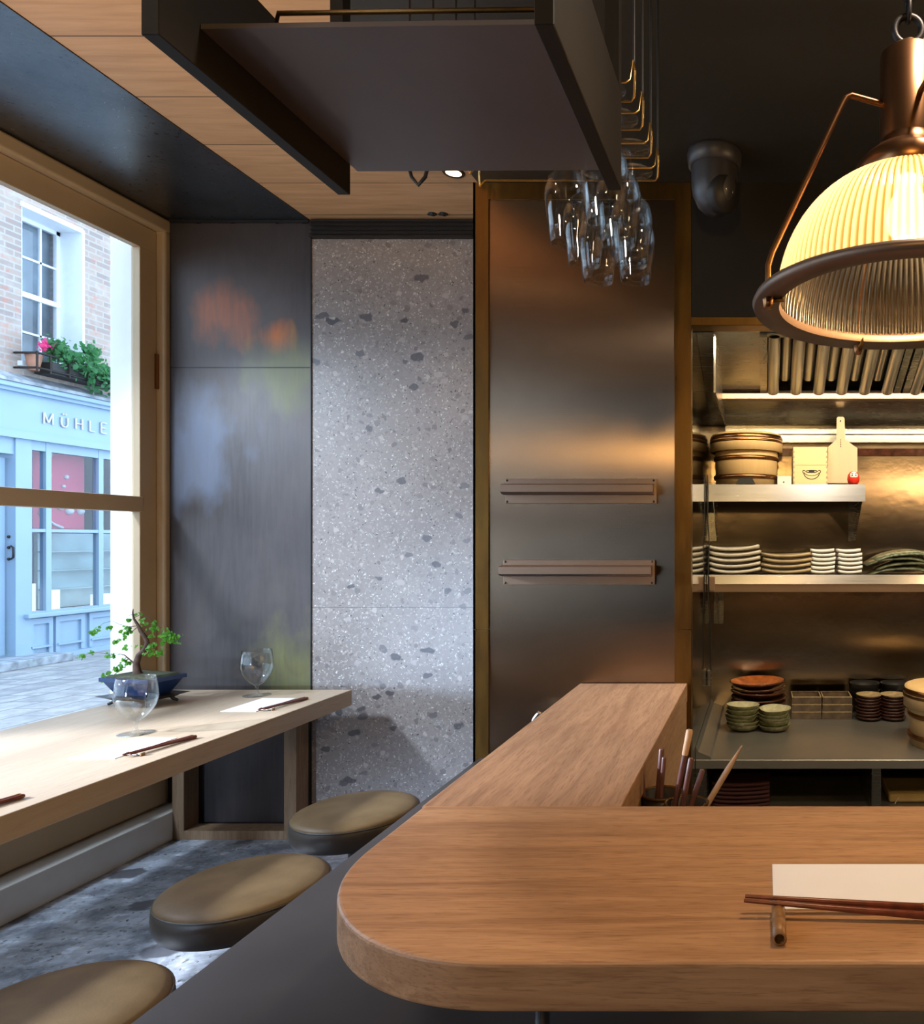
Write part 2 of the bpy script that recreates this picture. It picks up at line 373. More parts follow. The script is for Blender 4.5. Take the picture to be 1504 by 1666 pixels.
def brick():
    n = NT('weathered_london_brick'); tc = n.coord(); sp = n.n('ShaderNodeSeparateXYZ'); n.l(tc, sp.inputs[0])
    cb = n.n('ShaderNodeCombineXYZ'); n.l(sp.outputs[1], cb.inputs[0]); n.l(sp.outputs[2], cb.inputs[1])
    b = n.n('ShaderNodeTexBrick'); b.inputs['Scale'].default_value = 1; b.inputs['Brick Width'].default_value = .22; b.inputs['Row Height'].default_value = .075
    b.inputs['Mortar Size'].default_value = .010; b.inputs['Color1'].default_value = (.42, .33, .28, 1); b.inputs['Color2'].default_value = (.30, .25, .23, 1)
    b.inputs['Mortar'].default_value = (.42, .38, .35, 1); b.inputs['Bias'].default_value = .0; n.l(cb.outputs[0], b.inputs['Vector'])
    f = n.noise(tc, 7, 5, .7); c = n.mix(n.ramp(f, [(.56, 0), (.68, .7)]), b.outputs['Color'], (.55, .20, .13))
    f = n.noise(tc, 3.1, 4, .6); c = n.mix(n.ramp(f, [(.5, 0), (.7, .6)]), c, (.50, .47, .44)); return n.set(c, .85, 0, .2)
m_brick = brick()
def cobble():
    n = NT('wet_paving'); b = n.n('ShaderNodeTexBrick'); b.inputs['Scale'].default_value = 1; b.inputs['Brick Width'].default_value = .55; b.inputs['Row Height'].default_value = .32
    b.inputs['Mortar Size'].default_value = .012; b.inputs['Color1'].default_value = (.34, .33, .33, 1); b.inputs['Color2'].default_value = (.44, .43, .42, 1); b.inputs['Mortar'].default_value = (.18, .17, .17, 1)
    n.l(n.coord(rot=(0, 0, R(90))), b.inputs['Vector']); c = n.mix(n.ramp(n.noise(n.coord(), 6, 6, .65), [(.42, .6), (.6, 0)]), b.outputs[0], (.20, .19, .19)); return n.set(c, .55, 0, .5)
m_cobble = cobble()
m_shopblue = plain('pale_blue_shop_paint', (.30, .42, .55), .45, var=.05, nscale=2)
m_lead = plain('grey_lead_capping', (.30, .33, .37), .6, var=.4, nscale=9)
m_sash = plain('white_sash_paint', (.78, .82, .86), .5, var=.03)
m_letters = plain('raised_white_letters', (.62, .58, .56), .4)
m_inside = plain('shop_interior_dark', (.035, .035, .04), .8)
m_shelfpale = plain('pale_green_display', (.42, .52, .50), .6, var=.2, nscale=3)
m_pinkboard = plain('rose_red_board', (.62, .07, .12), .6, var=.1, nscale=2)

# ================================================================== THE SETTING
D = 3.83; CZ = 3.169; LX = -3.096; BX = -0.99; BZ = 2.74; CY = 2.55
struct(MB().box(LX-.1, 3.2, -3.2, 4.2, -.1, 0).build('floor', m_floor))
struct(MB().box(-2.359, 3.2, -3.2, D+.1, CZ, CZ+.12).build('ceiling', m_ceilwood))
struct(MB().box(LX-.02, -2.361, -3.2, D+.1, CZ-.004, CZ+.12).build('ceiling', m_soffit))
struct(MB().box(BX, 3.2, -3.2, CY+.12, BZ, CZ-.002).build('ceiling', m_ceilblack))
wb = struct(MB().box(-2.349, -.9, D, D+.12, 0, CZ).build('wall_back', m_terr))
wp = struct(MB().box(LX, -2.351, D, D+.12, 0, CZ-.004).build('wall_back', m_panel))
struct(MB().box(-2.352, -2.347, D-.006, D+.02, 0, CZ-.1).build('trim_1', m_black))
# head strip with screw heads
b = MB().box(LX+.02, -2.36, D-.012, D, CZ-.02, CZ-.006)
for x in (-2.93, -2.75, -2.52, -2.38): b.lathe([(0, -.006), (.012, -.005), (.014, 0)], (x, D-.012, CZ-.014), 12, Matrix.Rotation(R(90), 3, 'X'))
struct(b.build('trim_2', m_black))
# right, camera-side walls and outer shell
struct(MB().box(3.2, 3.35, -3.2, 4.2, 0, CZ+.12).build('wall_right', m_dark))
struct(MB().box(LX-.1, 3.35, -3.35, -3.2, 0, CZ+.12).build('wall_front', m_dark))
# window wall, with two openings (the second lies behind the camera)
OX = -3.235
def leftwall(y0, y1, z0, z1): return MB().box(OX, LX, y0, y1, z0, z1)
b = leftwall(3.80, D+.12, 0, CZ); b.box(OX, LX, -3.3, 3.80, 3.10, CZ+.1); b.box(OX, LX, .15, .62, 0, 3.10)
b.box(OX, LX, -3.3, -2.3, 0, 3.10); b.box(OX, -3.16, -2.3, 3.80, 0, .50)
struct(b.build('wall_left', m_cream))
# outside reveal beside the window
struct(MB().box(OX-.04, -3.165, 3.694, 3.90, 0, 3.4, .004).build('wall_outer', m_white))
def window(n, y0, y1):
    w = thing('window_%d' % n, None, None, (-3.14, y0, .5)); struct(w)
    f = MB()
    f.box(-3.165, -3.125, y0, y1, 2.975, 3.088, .003); f.box(-3.165, -3.125, y0, y1, .50, .60, .003)
    f.box(-3.165, -3.125, y0, y0+.1, .60, 2.975, .003); f.box(-3.165, -3.125, y1-.1, y1, .60, 2.975, .003)
    f.build('window_frame', m_cream, w)
    MB().box(-3.168, -3.115, y0+.09, y1-.09, 1.645, 1.722, .004).build('middle_rail', m_cream, w)
    c = MB().box(-3.15, LX+.012, y0-.02, y1+.045, 3.092, CZ-.006, .012, 3); c.box(-3.15, LX+.012, y1+.003, y1+.045, .5, 3.1, .012, 3)
    c.box(-3.15, LX+.012, y0-.045, y0-.003, .5, 3.1, .012, 3)
    c.build('casing', m_cream, w)
    MB().box(-3.158, -3.153, y0+.1, y1-.1, .60, 1.645).build('lower_pane', m_pane, w)
    MB().box(-3.158, -3.153, y0+.1, y1-.1, 1.722, 2.975).build('upper_pane', m_pane, w)
    s = MB()
    for k in range(5):
        yy = y1-.55-.36*k
        if yy > y0+.1: s.tube([(-3.108, yy, 3.105), (-3.092, yy, 3.105)], .006, 8); s.tube([(-3.095, yy, 3.105), (-3.09, yy, 3.13)], .003, 6)
    s.box(-3.128, -3.112, y1-.012, y1+.004, 2.28, 2.46, .002)
    s.build('catch', m_copper, w)
    return w
window(1, .62, 3.794)
window(2, -2.3, .15)
# apron mouldings and the low ledge under the window
b = MB().box(-3.16, -3.105, -2.3, 3.80, .40, .52, .004); b.box(-3.16, -3.075, -2.3, 3.80, .15, .33, .012)
b.box(-3.16, -3.11, -2.3, 3.80, .3, .45); b.lathe([(0, -.02), (.016, -.018), (.018, 0), (.02, .01)], (-3.08, 3.42, .47), 16, Matrix.Rotation(R(-90), 3, 'Y'))
struct(b.build('trim_3', m_cream))
struct(MB().box(-3.16, -2.966, -3.2, D, 0, .143, .004).build('baseboard_left', m_ledge))
# column clad in bronzed steel with brass edging
cx0, cx1 = X(770, CY), X(1125, CY)
struct(MB().box(cx0+.012, cx1-.012, CY+.006, D+.1, 0, BZ+.3).build('wall_column', m_colsteel))
b = MB().box(cx0, X(795, CY), CY, CY+.05, 0, 1.193-.001); b.box(cx0, X(795, CY), CY, CY+.05, 1.195, BZ-.001)
b.box(cx0, cx0+.008, CY, D, 0, BZ)
struct(b.build('trim_4', m_brass))
b = MB().box(X(1098, CY), cx1, CY, CY+.05, 0, 1.193-.001); b.box(X(1098, CY), cx1, CY, CY+.05, 1.195, BZ-.001)
struct(b.build('trim_5', m_brass))
struct(MB().box(X(795, CY), X(1098, CY), CY, CY+.04, Z(324, CY), BZ-.001).build('trim_6', m_brass))
# fascia over the kitchen opening and its brass edge
struct(MB().box(cx1+.001, 3.2, CY+.001, CY+.12, 2.274, BZ).build('wall_fascia', m_dark))
struct(MB().box(cx1+.001, 3.2, CY-.004, CY+.07, 2.244, 2.274, .002).build('trim_7', m_brass))
# kitchen alcove
KX = -.262; KD = 3.70
struct(MB().box(KX-.01, KX, CY+.05, KD+.05, 0, 2.9).build('wall_kitchen_left', m_mirror))
struct(MB().box(KX, 3.2, KD, KD+.1, 0, 2.9).build('wall_kitchen_back', m_kback))
struct(MB().box(KX-.01, 3.2, CY+.12, KD+.1, 2.70, 2.85).build('ceiling', m_dark))

# street side
struct(MB().box(-14, OX, -14, 26, -.12, 0).build('street_paving', m_cobble))

# ================================================================== STREET: the shop across
FX = -9.1
def FP(px, py, off=0.0):
    x = FX+off; d = -x*1200/(1243-px); return (d, 1.5+(880-py)*d/1200)
def fb(m, p0, p1, x0, x1):   # box on the facade, p=(d,z)
    return m.box(FX+x0, FX+x1, p0[0], p1[0], min(p0[1], p1[1]), max(p0[1], p1[1]))
shop = thing('shop_building', 'brick house across the lane with a pale blue shopfront below', 'building', (FX, 9.5, 0))
wd0, wd1 = 9.04, 9.82     # sash window opening
b = MB(); xi, xo = FX-.5, FX
b.box(xi, xo, 6.2, wd0, 3.36, 8.2); b.box(xi, xo, wd1, 15, 3.36, 8.2); b.box(xi, xo, wd0, wd1, 5.64, 8.2); b.box(xi, xo, wd0, wd1, 3.36, 3.70)
b.build('brick_wall', m_brick, shop)
b = MB()
b.box(FX-.34, FX+.03, wd1-.001, wd1+.03, 3.70, 5.64); b.box(FX-.34, FX-.004, wd0-.004, wd0+.012, 3.70, 5.64)
b.box(FX-.34, FX+.02, wd0-.02, wd1+.02, 5.60, 5.66); b.box(FX-.34, FX+.06, wd0-.05, wd1+.05, 3.64, 3.70)
b.build('window_reveal', m_sash, shop)
def sash(d0, d1, z0, z1, x, name='sash_window'):
    f = MB(); dz = z1-z0
    f.box(x, x+.05, d0, d0+.04, z0, z1); f.box(x, x+.05, d1-.05, d1, z0, z1); f.box(x, x+.05, d0, d1, z1-.07, z1); f.box(x, x+.05, d0, d1, z0, z0+.06)
    mz = 4.62; f.box(x, x+.06, d0, d1, mz-.03, mz+.035)
    for k in (1, 2):
        yy = d0+(d1-d0)*k/3; f.box(x+.01, x+.04, yy-.013, yy+.013, z0, z1)
    for zz in (5.10, 4.15): f.box(x+.01, x+.04, d0, d1, zz-.013, zz+.013)
    o = f.build(name, m_sash, shop); MB().box(x+.015, x+.02, d0, d1, z0, z1).build('pane', m_shopglass, o)
    MB().box(x-.1, x-.09, d0, d1, z0, z1).build('room_beyond', plain('pale_blind', (.30, .33, .36), .8, var=.5, nscale=2), o); return o
sash(wd0+.02, wd1, 3.70, 5.62, FX-.32)
sash(11.4, 12.2, 3.70, 5.62, FX-.05)
# shopfront
b = MB(); b.box(FX-.4, FX+.05, 6.2, 15, 2.83, 3.36); b.box(FX-.4, FX+.09, 6.2, 15, 2.745, 2.832); b.box(FX-.3, FX+.16, 6.2, 15, 3.34, 3.40, .01); b.box(FX-.3, FX+.11, 6.2, 15, 3.30, 3.345)
b.build('fascia_board', m_shopblue, shop)
b = MB(); b.prism([(FX-.02, 3.40), (FX+.18, 3.40), (FX+.17, 3.44), (FX-.02, 3.55)], 'y', 6.2, 15); b.build('lead_capping', m_lead, shop)
# raised letters of the sign
L = MB()
def bar(d0, z0, d1, z1, w=.022):
    L.tube([(FX+.065, d0, z0), (FX+.065, d1, z1)], w/2, 6)
z0, z1 = 2.972, 3.112
def gl(ch, a, w):
    if ch == 'M': bar(a, z0, a, z1); bar(a, z1, a+w/2, z0+.02); bar(a+w/2, z0+.02, a+w, z1); bar(a+w, z0, a+w, z1)
    if ch == 'U':
        bar(a, z0+.03, a, z1-.02); bar(a+w, z0+.03, a+w, z1-.02); bar(a, z0+.03, a+w*.25, z0); bar(a+w*.25, z0, a+w*.75, z0); bar(a+w*.75, z0, a+w, z0+.03)
        bar(a+w*.3, z1+.012, a+w*.3, z1+.03); bar(a+w*.7, z1+.012, a+w*.7, z1+.03)
    if ch == 'H': bar(a, z0, a, z1); bar(a+w, z0, a+w, z1); bar(a, (z0+z1)/2, a+w, (z0+z1)/2)
    if ch == 'L': bar(a, z0, a, z1); bar(a, z0, a+w, z0)
    if ch == 'E': bar(a, z0, a, z1); bar(a, z1, a+w, z1); bar(a, (z0+z1)/2, a+w*.8, (z0+z1)/2); bar(a, z0, a+w, z0)
for ch, a, w in (('M', 9.255, .115), ('U', 9.485, .085), ('H', 9.685, .09), ('L', 9.885, .065), ('E', 10.055, .08)):
    L.v, L.f, L.sm = [], [], []; gl(ch, a, w); L.build('sign_letter', m_letters, shop)

# pilaster, frames, stall riser
MB().box(FX-.25, FX+.04, 8.93, 9.12, 0, 2.745).box(FX-.25, FX+.02, 8.2, 8.93, 2.55, 2.745).box(FX-.25, FX+.04, 6.2, 8.2, 0, 2.745).build('pilaster', m_shopblue, shop)
MB().box(FX-.25, FX+.04, 11.2, 15, 0, 2.745).build('pilaster', m_shopblue, shop)
pass
b = MB()
for d0, d1 in ((9.12, 9.15), (9.33, 9.40), (10.07, 10.14), (10.86, 10.92), (11.12, 11.2)): b.box(FX-.06, FX+.02, d0, d1, .58, 2.745)
b.box(FX-.05, FX+.015, 9.12, 11.2, 1.61, 1.65); b.box(FX-.05, FX+.015, 9.12, 11.2, 2.63, 2.745); b.box(FX-.05, FX+.015, 9.12, 11.2, .56, .62)
b.build('shop_window_frame', m_shopblue, shop)
b = MB()
for d0, d1 in ((9.15, 9.33), (9.40, 10.07), (10.14, 10.86)): b.box(FX-.025, FX-.02, d0, d1, .6, 2.64)
b.build('shop_pane', m_shopglass, shop)
b = MB(); b.box(FX-.3, FX+.0, 9.12, 11.2, 0, .56); b.box(FX-.05, FX+.10, 9.03, 11.3, .545, .60, .01); b.box(FX-.05, FX+.05, 9.05, 11.2, 0, .06)
for d0, d1 in ((9.16, 9.36), (9.50, 9.80), (9.97, 10.32), (10.5, 10.8)):
    b.box(FX, FX+.03, d0-.05, d0, .08, .53); b.box(FX, FX+.03, d1, d1+.05, .08, .53); b.box(FX, FX+.03, d0, d1, .46, .53); b.box(FX, FX+.045, d0-.03, d1+.03, .16, .185)
b.build('stall_riser', m_shopblue, shop)
# display inside
o = MB().box(FX-1.5, FX-1.45, 8.9, 11.5, 0, 2.8).box(FX-1.5, FX-.3, 8.93, 8.96, 0, 2.8).box(FX-1.5, FX-.3, 11.3, 11.35, 0, 2.8).build('shop_interior', m_inside, shop)
MB().box(FX-.20, FX-.18, 9.36, 10.07, 1.66, 2.66).build('display_board', m_pinkboard, shop)
b = MB(); pts = [(9.60, 2.66), (9.55, 2.5), (9.58, 2.35), (9.47, 2.2), (9.50, 2.05), (9.44, 1.85), (9.62, 1.72), (9.75, 1.67)]
b.tube([(FX-.17, y, z) for y, z in pts], .018, 6)
for y, z, r in ((9.8, 2.35, .03), (9.76, 2.22, .025), (9.87, 2.12, .025), (9.72, 1.95, .05), (9.84, 1.9, .055), (10.0, 2.02, .06), (10.0, 1.9, .05)): b.lathe([(0, r), (r*.7, r*.7), (r, 0), (r*.7, -r*.7), (0, -r)], (FX-.17, y, z), 10)
b.build('blossom_pattern', m_letters, shop)
b = MB(); b.box(FX-.5, FX-.45, 9.7, 11.2, .6, 1.6)
for z in (.85, 1.1, 1.35): b.box(FX-.46, FX-.3, 9.7, 11.2, z, z+.012)
b.build('display_shelves', m_shelfpale, shop)
b = MB(); b.box(FX-.3, FX-.1, 9.15, 10.9, .56, .6)
b.box(FX-.16, FX-.12, 9.16, 9.34, .60, .96, M=None); b.box(FX-.16, FX-.12, 9.46, 9.66, .60, .86); b.box(FX-.2, FX-.1, 10.18, 10.42, .6, .76)
b.build('display_cards', emis('glowing_display_cards', (1.0, .9, .82), .55), shop)  # emission in the cards stands in for light falling on them
b = MB().tube([(FX-.3, 9.2, 2.6), (FX-.3, 9.2, 1.8)], .012, 6); b.build('copper_display_rod', m_brass2, shop)
MB().box(FX-.3, FX-.26, 9.14, 9.30, 1.02, 1.05).build('copper_display_bar', m_brass2, shop)
# door at the left
dr = MB(); dr.box(FX-.12, FX-.06, 8.2, 8.90, .12, 2.5); d_o = dr.build('door', m_shopblue, shop)
b = MB().box(FX-.058, FX-.05, 8.2, 8.83, .95, 1.5).box(FX-.058, FX-.05, 8.2, 8.83, 1.54, 2.1).box(FX-.058, FX-.05, 8.2, 8.83, 2.14, 2.45).box(FX-.058, FX-.05, 8.2, 8.83, .75, .92); b.build('door_pane', m_shopglass, d_o)
b = MB()
for z in (1.28, 1.42, 1.55): b.lathe([(0, .02), (.018, .012), (.018, 0)], (FX-.04, 8.92, z-.0), 10, Matrix.Rotation(R(90), 3, 'Y'))
b.tube([(FX-.01, 8.92, 1.28), (FX+.02, 8.92, 1.3), (FX+.02, 8.92, 1.42), (FX-.01, 8.92, 1.44)], .01, 6); b.build('door_handle', m_blackmetal, d_o)
tag(MB().box(FX+.0, FX+.42, 7.4, 9.28, 0, .10, .01).build('stone_step', m_lead), 'grey stone step in front of the blue shop door', 'step')
# flower box on the ledge
fbx = thing('flower_box', 'black railed flower box of trailing greenery above the shop sign', 'flower box', (FX+.1, 9.6, 3.55))
b = MB()
y0, y1 = 8.93, 10.15
for z in (3.60, 3.78): b.tube([(FX+.02, y0, z), (FX+.30, y0, z), (FX+.30, y1, z), (FX+.02, y1, z)], .014, 6)
for y in (y0, 9.1, 9.35, 9.6, 9.85, y1): b.tube([(FX+.30, y, 3.56), (FX+.30, y, 3.80)], .012, 6)
b.build('railing', m_blackmetal, fbx)
b = MB().box(FX+.05, FX+.28, 9.14, 10.1, 3.57, 3.72, .01); b.build('trough', m_black, fbx)
MB().lathe([(.05, 0), (.085, .19), (.075, .19), (.0, .15)], (FX+.16, 9.03, 3.585), 14).build('clay_pot', plain('terracotta', (.42, .2, .13), .8), fbx)
def leaves(mb, c, n, rad, size, rng, flat=1.0):
    for _ in range(n):
        p = Vector((rng.gauss(0, rad[0]), rng.gauss(0, rad[1]), rng.gauss(0, rad[2])))+Vector(c)
        s = size*rng.uniform(.6, 1.3); e = Euler((rng.uniform(0, 6.3), rng.uniform(0, 6.3), rng.uniform(0, 6.3))).to_matrix()
        q = [(-.5, 0, 0), (-.2, .36, .08), (.25, .30, .08), (.55, 0, -.05), (.25, -.30, .08), (-.2, -.36, .08), (0, 0, 0)]
        vs = [p+e @ (Vector(a)*s) for a in q]
        mb.add(vs, [(0, 6, 1), (1, 6, 2), (2, 6, 3), (3, 6, 4), (4, 6, 5), (5, 6, 0)], True)
rng = random.Random(3); b = MB()
for c, n, r in (((FX+.25, 9.35, 3.84), 240, (.07, .10, .05)), ((FX+.27, 9.65, 3.74), 380, (.08, .15, .07)), ((FX+.28, 9.95, 3.68), 380, (.08, .15, .08)), ((FX+.25, 10.25, 3.62), 160, (.06, .1, .05)), ((FX+.25, 9.22, 3.92), 130, (.06, .05, .05)), ((FX+.22, 9.72, 3.95), 130, (.05, .05, .06))): leaves(b, c, n, r, .06, rng)
b.build('foliage', m_leafdk, fbx)
b = MB(); leaves(b, (FX+.25, 9.08, 3.90), 40, (.04, .035, .03), .05, rng); b.build('pink_blossom', m_pink, fbx)

# ================================================================== WINDOW TABLE
tb = thing('window_table', 'long pale oak table running along the shop window', 'table', (-2.55, 2.5, 0))
MB().box(-3.02, -2.077, .4, 3.72, .672, .75, .003).build('tabletop', oak_table, tb)
for y0 in (3.70, .55):
    for x0, x1 in ((-2.969, -2.911), (-2.408, -2.346)): MB().box(x0, x1, y0, y0+.10, 0, .672, .002).build('leg', oak_leg, tb)
    MB().box(-2.911, -2.408, y0, y0+.10, 0, .045, .002).build('foot_rail', oak_leg, tb)

# place settings on the table
def mat_paper(name, x0, x1, y0, y1, z, label, group):
    c = ((x0+x1)/2, (y0+y1)/2, z)
    b = MB().box(x0, x1, y0, y1, z+.0002, z+.0022, .0004, 1); o = b.build(name, m_paper); return tag(o, label, 'paper mat', group)
G = 'paper mats at the place settings'
mat_paper('paper_mat', -2.385, -2.228, 3.235, 3.509, .75, 'white paper mat at the far end of the window table', G)
mat_paper('paper_mat', -2.392, -2.232, 2.535, 2.806, .75, 'white paper mat in the middle of the window table, before the larger-looking glass', G)
mat_paper('paper_mat', -2.40, -2.25, 1.82, 2.09, .75, 'white paper mat on the window table nearest the camera', G)
def stick(name, a, b_, r0, r1, label, group, m=m_chop, n=8):
    """a = thin tip, b = thick end"""
    a = Vector(a); v = Vector(b_)-a; o = thing(name, label, 'chopstick', tuple(a), group)
    MB().tube([a, a+v*.98, a+v], [r0, r1, r1*.8], n).build('shaft', m, o); MB().tube([a+v*.955, a+v*.985], [r1*1.06]*2, n).build('end_band', m_copper, o); return o
def rest(x, y, z, label, group, L_=.05, m=m_restsilver, rot=0.0):
    r = thing('chopstick_rest', label, 'chopstick rest', (x, y, z), group)
    b = MB(); Mx = Matrix.Translation((x, y, z)) @ Matrix.Rotation(rot, 4, 'Z')
    n = 9; vs = []; fs = []
    for k in range(n):
        t = -1+2*k/(n-1); zz = .004+.007*t*t; w = .008+.002*t*t
        for yy, h in ((-w, zz-.003), (w, zz-.003), (w, zz), (-w, zz)): vs.append(Mx @ Vector((t*L_/2, yy, h)))
    for k in range(n-1):
        for i in range(4): fs.append((k*4+i, k*4+(i+1) % 4, (k+1)*4+(i+1) % 4, (k+1)*4+i))
    fs += [(0, 1, 2, 3), ((n-1)*4, (n-1)*4+3, (n-1)*4+2, (n-1)*4+1)]
    b.add(vs, fs, True).build('rest_body', m, r)
    for s in (-1, 1):
      b = MB(); b.add([Mx @ Vector(p) for p in ((s*L_/2-.006, -.009, .0), (s*L_/2+.006*0, -.009, .0), (s*L_/2, .009, .0), (s*L_/2-.006, .009, .0), (s*L_/2-.004, -.008, .007), (s*L_/2, -.008, .007), (s*L_/2, .008, .007), (s*L_/2-.004, .008, .007))], [(0, 1, 2, 3), (4, 5, 6, 7), (0, 1, 5, 4), (1, 2, 6, 5), (2, 3, 7, 6), (3, 0, 4, 7)])
      b.build('rest_foot', m_copper, r)
    return r
for y, where in ((3.243, 'at the far end of the window table'), (2.557, 'beside the middle mat of the window table'), (1.905, 'at the photo edge on the window table')):
    stick('chopstick', (-2.213, y-.012, .762), (-2.172, y+.25, .757), .0032, .0062, 'dark red chopstick %s, mat side' % where, 'chopsticks on the window table')
    stick('chopstick', (-2.195, y-.004, .762), (-2.158, y+.246, .757), .0032, .0062, 'dark red chopstick %s, outer side' % where, 'chopsticks on the window table')
    rest(-2.199, y+.02, .7505, 'small silvery chopstick rest %s' % where, 'chopstick rests on the window table', .06)

# wine goblets on the table
def goblet(name, prof_out, prof_foot, label, group, loc):
    o = thing(name, label, 'wine glass', loc, group)
    t = .0012
    b = MB(); inner = [(max(r-t, 0), z+ (t if k == 0 else 0)) for k, (r, z) in enumerate(prof_out)]
    b.lathe(prof_out+inner[::-1], (0, 0, 0), 40); b.build('bowl', m_glass, o, False)
    b = MB(); b.lathe(prof_foot, (0, 0, 0), 32); b.build('stem', m_glass, o, False)
    return o
bowl = [(.0, .048), (.012, .050), (.030, .062), (.050, .085), (.064, .112), (.070, .140), (.0695, .160), (.066, .190), (.062, .220)]
foot = [(0, .049), (.009, .047), (.0058, .034), (.0055, .022), (.008, .012), (.025, .006), (.058, .003), (.060, .001), (.058, 0), (0, 0)]
G = 'stemmed glasses on the window table'
g1 = goblet('wine_glass', bowl, foot, 'clear stemmed glass at the far end of the window table', G, (-2.458, 3.577, .7505))
copy_thing(g1, (-2.443, 2.87, .7505), 'clear stemmed glass in front of the bonsai pot', G)

# bonsai on its stand
bx, by = -2.86, 3.40
st = thing('bonsai_stand', 'low black footed wooden stand under the bonsai pot', 'stand', (bx, by, .75))
rot = Matrix.Translation((bx, by, 0)) @ Matrix.Rotation(R(-12), 4, 'Z')
b = MB()
def ring_slab(mb, w0, d0, w1, d1, z0, z1):
    vs = []
    for w, d, z in ((w0, d0, z0), (w1, d1, z1)):
        for sx, sy in ((-1, -1), (1, -1), (1, 1), (-1, 1)): vs.append(rot @ Vector((sx*w, sy*d, z)))
    mb.add(vs, [(0, 3, 2, 1), (4, 5, 6, 7), (0, 1, 5, 4), (1, 2, 6, 5), (2, 3, 7, 6), (3, 0, 4, 7)])
ring_slab(b, .115, .075, .15, .10, .783, .795); ring_slab(b, .10, .065, .115, .075, .775, .783); b.build('stand_top', m_standw, st)
for sx, sy in ((-1, -1), (1, -1), (1, 1), (-1, 1)):
    b = MB(); q = [rot @ Vector((sx*.09, sy*.055, .78)), rot @ Vector((sx*.098, sy*.06, .765)), rot @ Vector((sx*.112, sy*.07, .757))]; b.tube(q, [.010, .008, .006], 8); b.build('leg', m_standw, st)
bo = thing('bonsai', 'small bonsai with crooked trunk in a dark blue pot by the window', 'bonsai', (bx, by, .795))
b = MB(); ring_slab(b, .085, .055, .130, .082, .7955, .865); ring_slab(b, .138, .09, .138, .09, .862, .880)
for sx in (-1, 1): ring_slab(b, .02, .05, .022, .052, .7955, .80)
b.build('pot', m_glaze_blue, bo)
b = MB(); ring_slab(b, .125, .078, .11, .07, .878, .888); b.build('soil', m_soil, bo)
def T(px, py, dy=0.0): q = P(px, py, by+dy); return Vector(q)
path = [T(226, 1104), T(223, 1090), T(222, 1079), T(226, 1066), T(235, 1057), T(240, 1046), T(236, 1036), T(229, 1027), T(224, 1016), T(218, 1007), T(216, 997), T(217, 991)]
b = MB().tube(path, [.024, .015, .013, .0115, .010, .009, .0085, .008, .006, .0045, .003, .0015], 10)
b.tube([path[1]+Vector((.03, 0, -.04)), path[1], path[2]], [.012, .008, .003], 8); b.tube([path[1]+Vector((-.035, 0, -.05)), path[1]], [.012, .006], 8)
def br(pts, r=.0025): b.tube([T(*p) for p in pts], [r*(1-.75*k/(len(pts)-1)) for k in range(len(pts))], 6)
br([(219, 1080), (210, 1072), (203, 1066), (196, 1064), (188, 1064)], .004)
br([(206, 1069), (200, 1075), (192, 1084), (184, 1090), (178, 1098)], .002)
br([(188, 1064), (175, 1064), (160, 1062), (147, 1063), (134, 1068)], .0013)
br([(224, 1018), (210, 1020), (195, 1016), (182, 1010), (168, 1014), (155, 1026)], .0018)
br([(218, 1005), (228, 1000), (245, 1006), (258, 1018), (270, 1030)], .0018)
br([(232, 1030), (245, 1024), (252, 1016)], .002); br([(239, 1045), (248, 1050), (254, 1058), (262, 1062)], .002); br([(236, 1056), (243, 1062)], .002)
br([(224, 1020), (214, 1028), (206, 1032)], .002); br([(216, 1000), (208, 1002)], .002); br([(217, 1000), (224, 997)], .002)
b.build('trunk', m_bark, bo)
rng = random.Random(11); b = MB()
for px, py, n, s in ((276, 1037, 30, .011), (272, 1030, 14, .009), (283, 1041, 12, .009), (248, 1022, 9, .008), (245, 1060, 10, .008), (261, 1062, 8, .008), (263, 1044, 6, .007), (208, 1024, 14, .008), (205, 1030, 8, .007), (152, 1030, 6, .006), (158, 1026, 3, .006), (178, 1023, 4, .005), (180, 1067, 9, .008), (134, 1068, 7, .006), (148, 1062, 4, .005), (198, 1083, 6, .007), (189, 1089, 7, .007), (181, 1101, 9, .008), (178, 1094, 4, .006), (170, 1104, 5, .005), (208, 1079, 5, .006), (203, 1074, 4, .006), (200, 1039, 4, .006), (190, 1044, 3, .005), (221, 1051, 4, .006), (205, 1055, 3, .005), (226, 998, 3, .005), (210, 1010, 4, .005), (247, 1050, 6, .006), (252, 1014, 4, .006), (231, 1008, 3, .005), (291, 1046, 2, .005), (244, 1036, 4, .006), (236, 1016, 4, .005)):
    leaves(b, T(px, py), n*2, (s*1.1, s*1.5, s), .017, rng)
b.build('foliage', m_leaf, bo)

# ================================================================== STOOLS
def stool():
    o = thing('bar_stool', 'x', 'stool', (0, 0, 0), 'round leather stools')
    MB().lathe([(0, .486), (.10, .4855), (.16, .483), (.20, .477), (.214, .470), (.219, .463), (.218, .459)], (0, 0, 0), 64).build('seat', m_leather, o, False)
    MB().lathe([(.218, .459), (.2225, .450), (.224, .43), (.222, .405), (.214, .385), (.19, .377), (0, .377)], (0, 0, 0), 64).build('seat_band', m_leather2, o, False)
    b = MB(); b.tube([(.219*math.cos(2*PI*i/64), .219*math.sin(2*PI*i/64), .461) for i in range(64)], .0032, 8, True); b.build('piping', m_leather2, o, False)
    MB().lathe([(0, .377), (.07, .377), (.07, .368), (.03, .362), (.03, .03), (.045, .022)], (0, 0, 0), 24).build('pedestal', m_blackmetal, o, False)
    MB().lathe([(.045, .022), (.17, .016), (.18, .008), (.18, 0), (0, 0)], (0, 0, 0), 48).build('base_plate', m_blackmetal, o, False)
    return o
s0 = stool(); s0.location = (-1.56, 2.826, 0); s0['label'] = 'round brown leather stool furthest away, in front of the terrazzo wall'
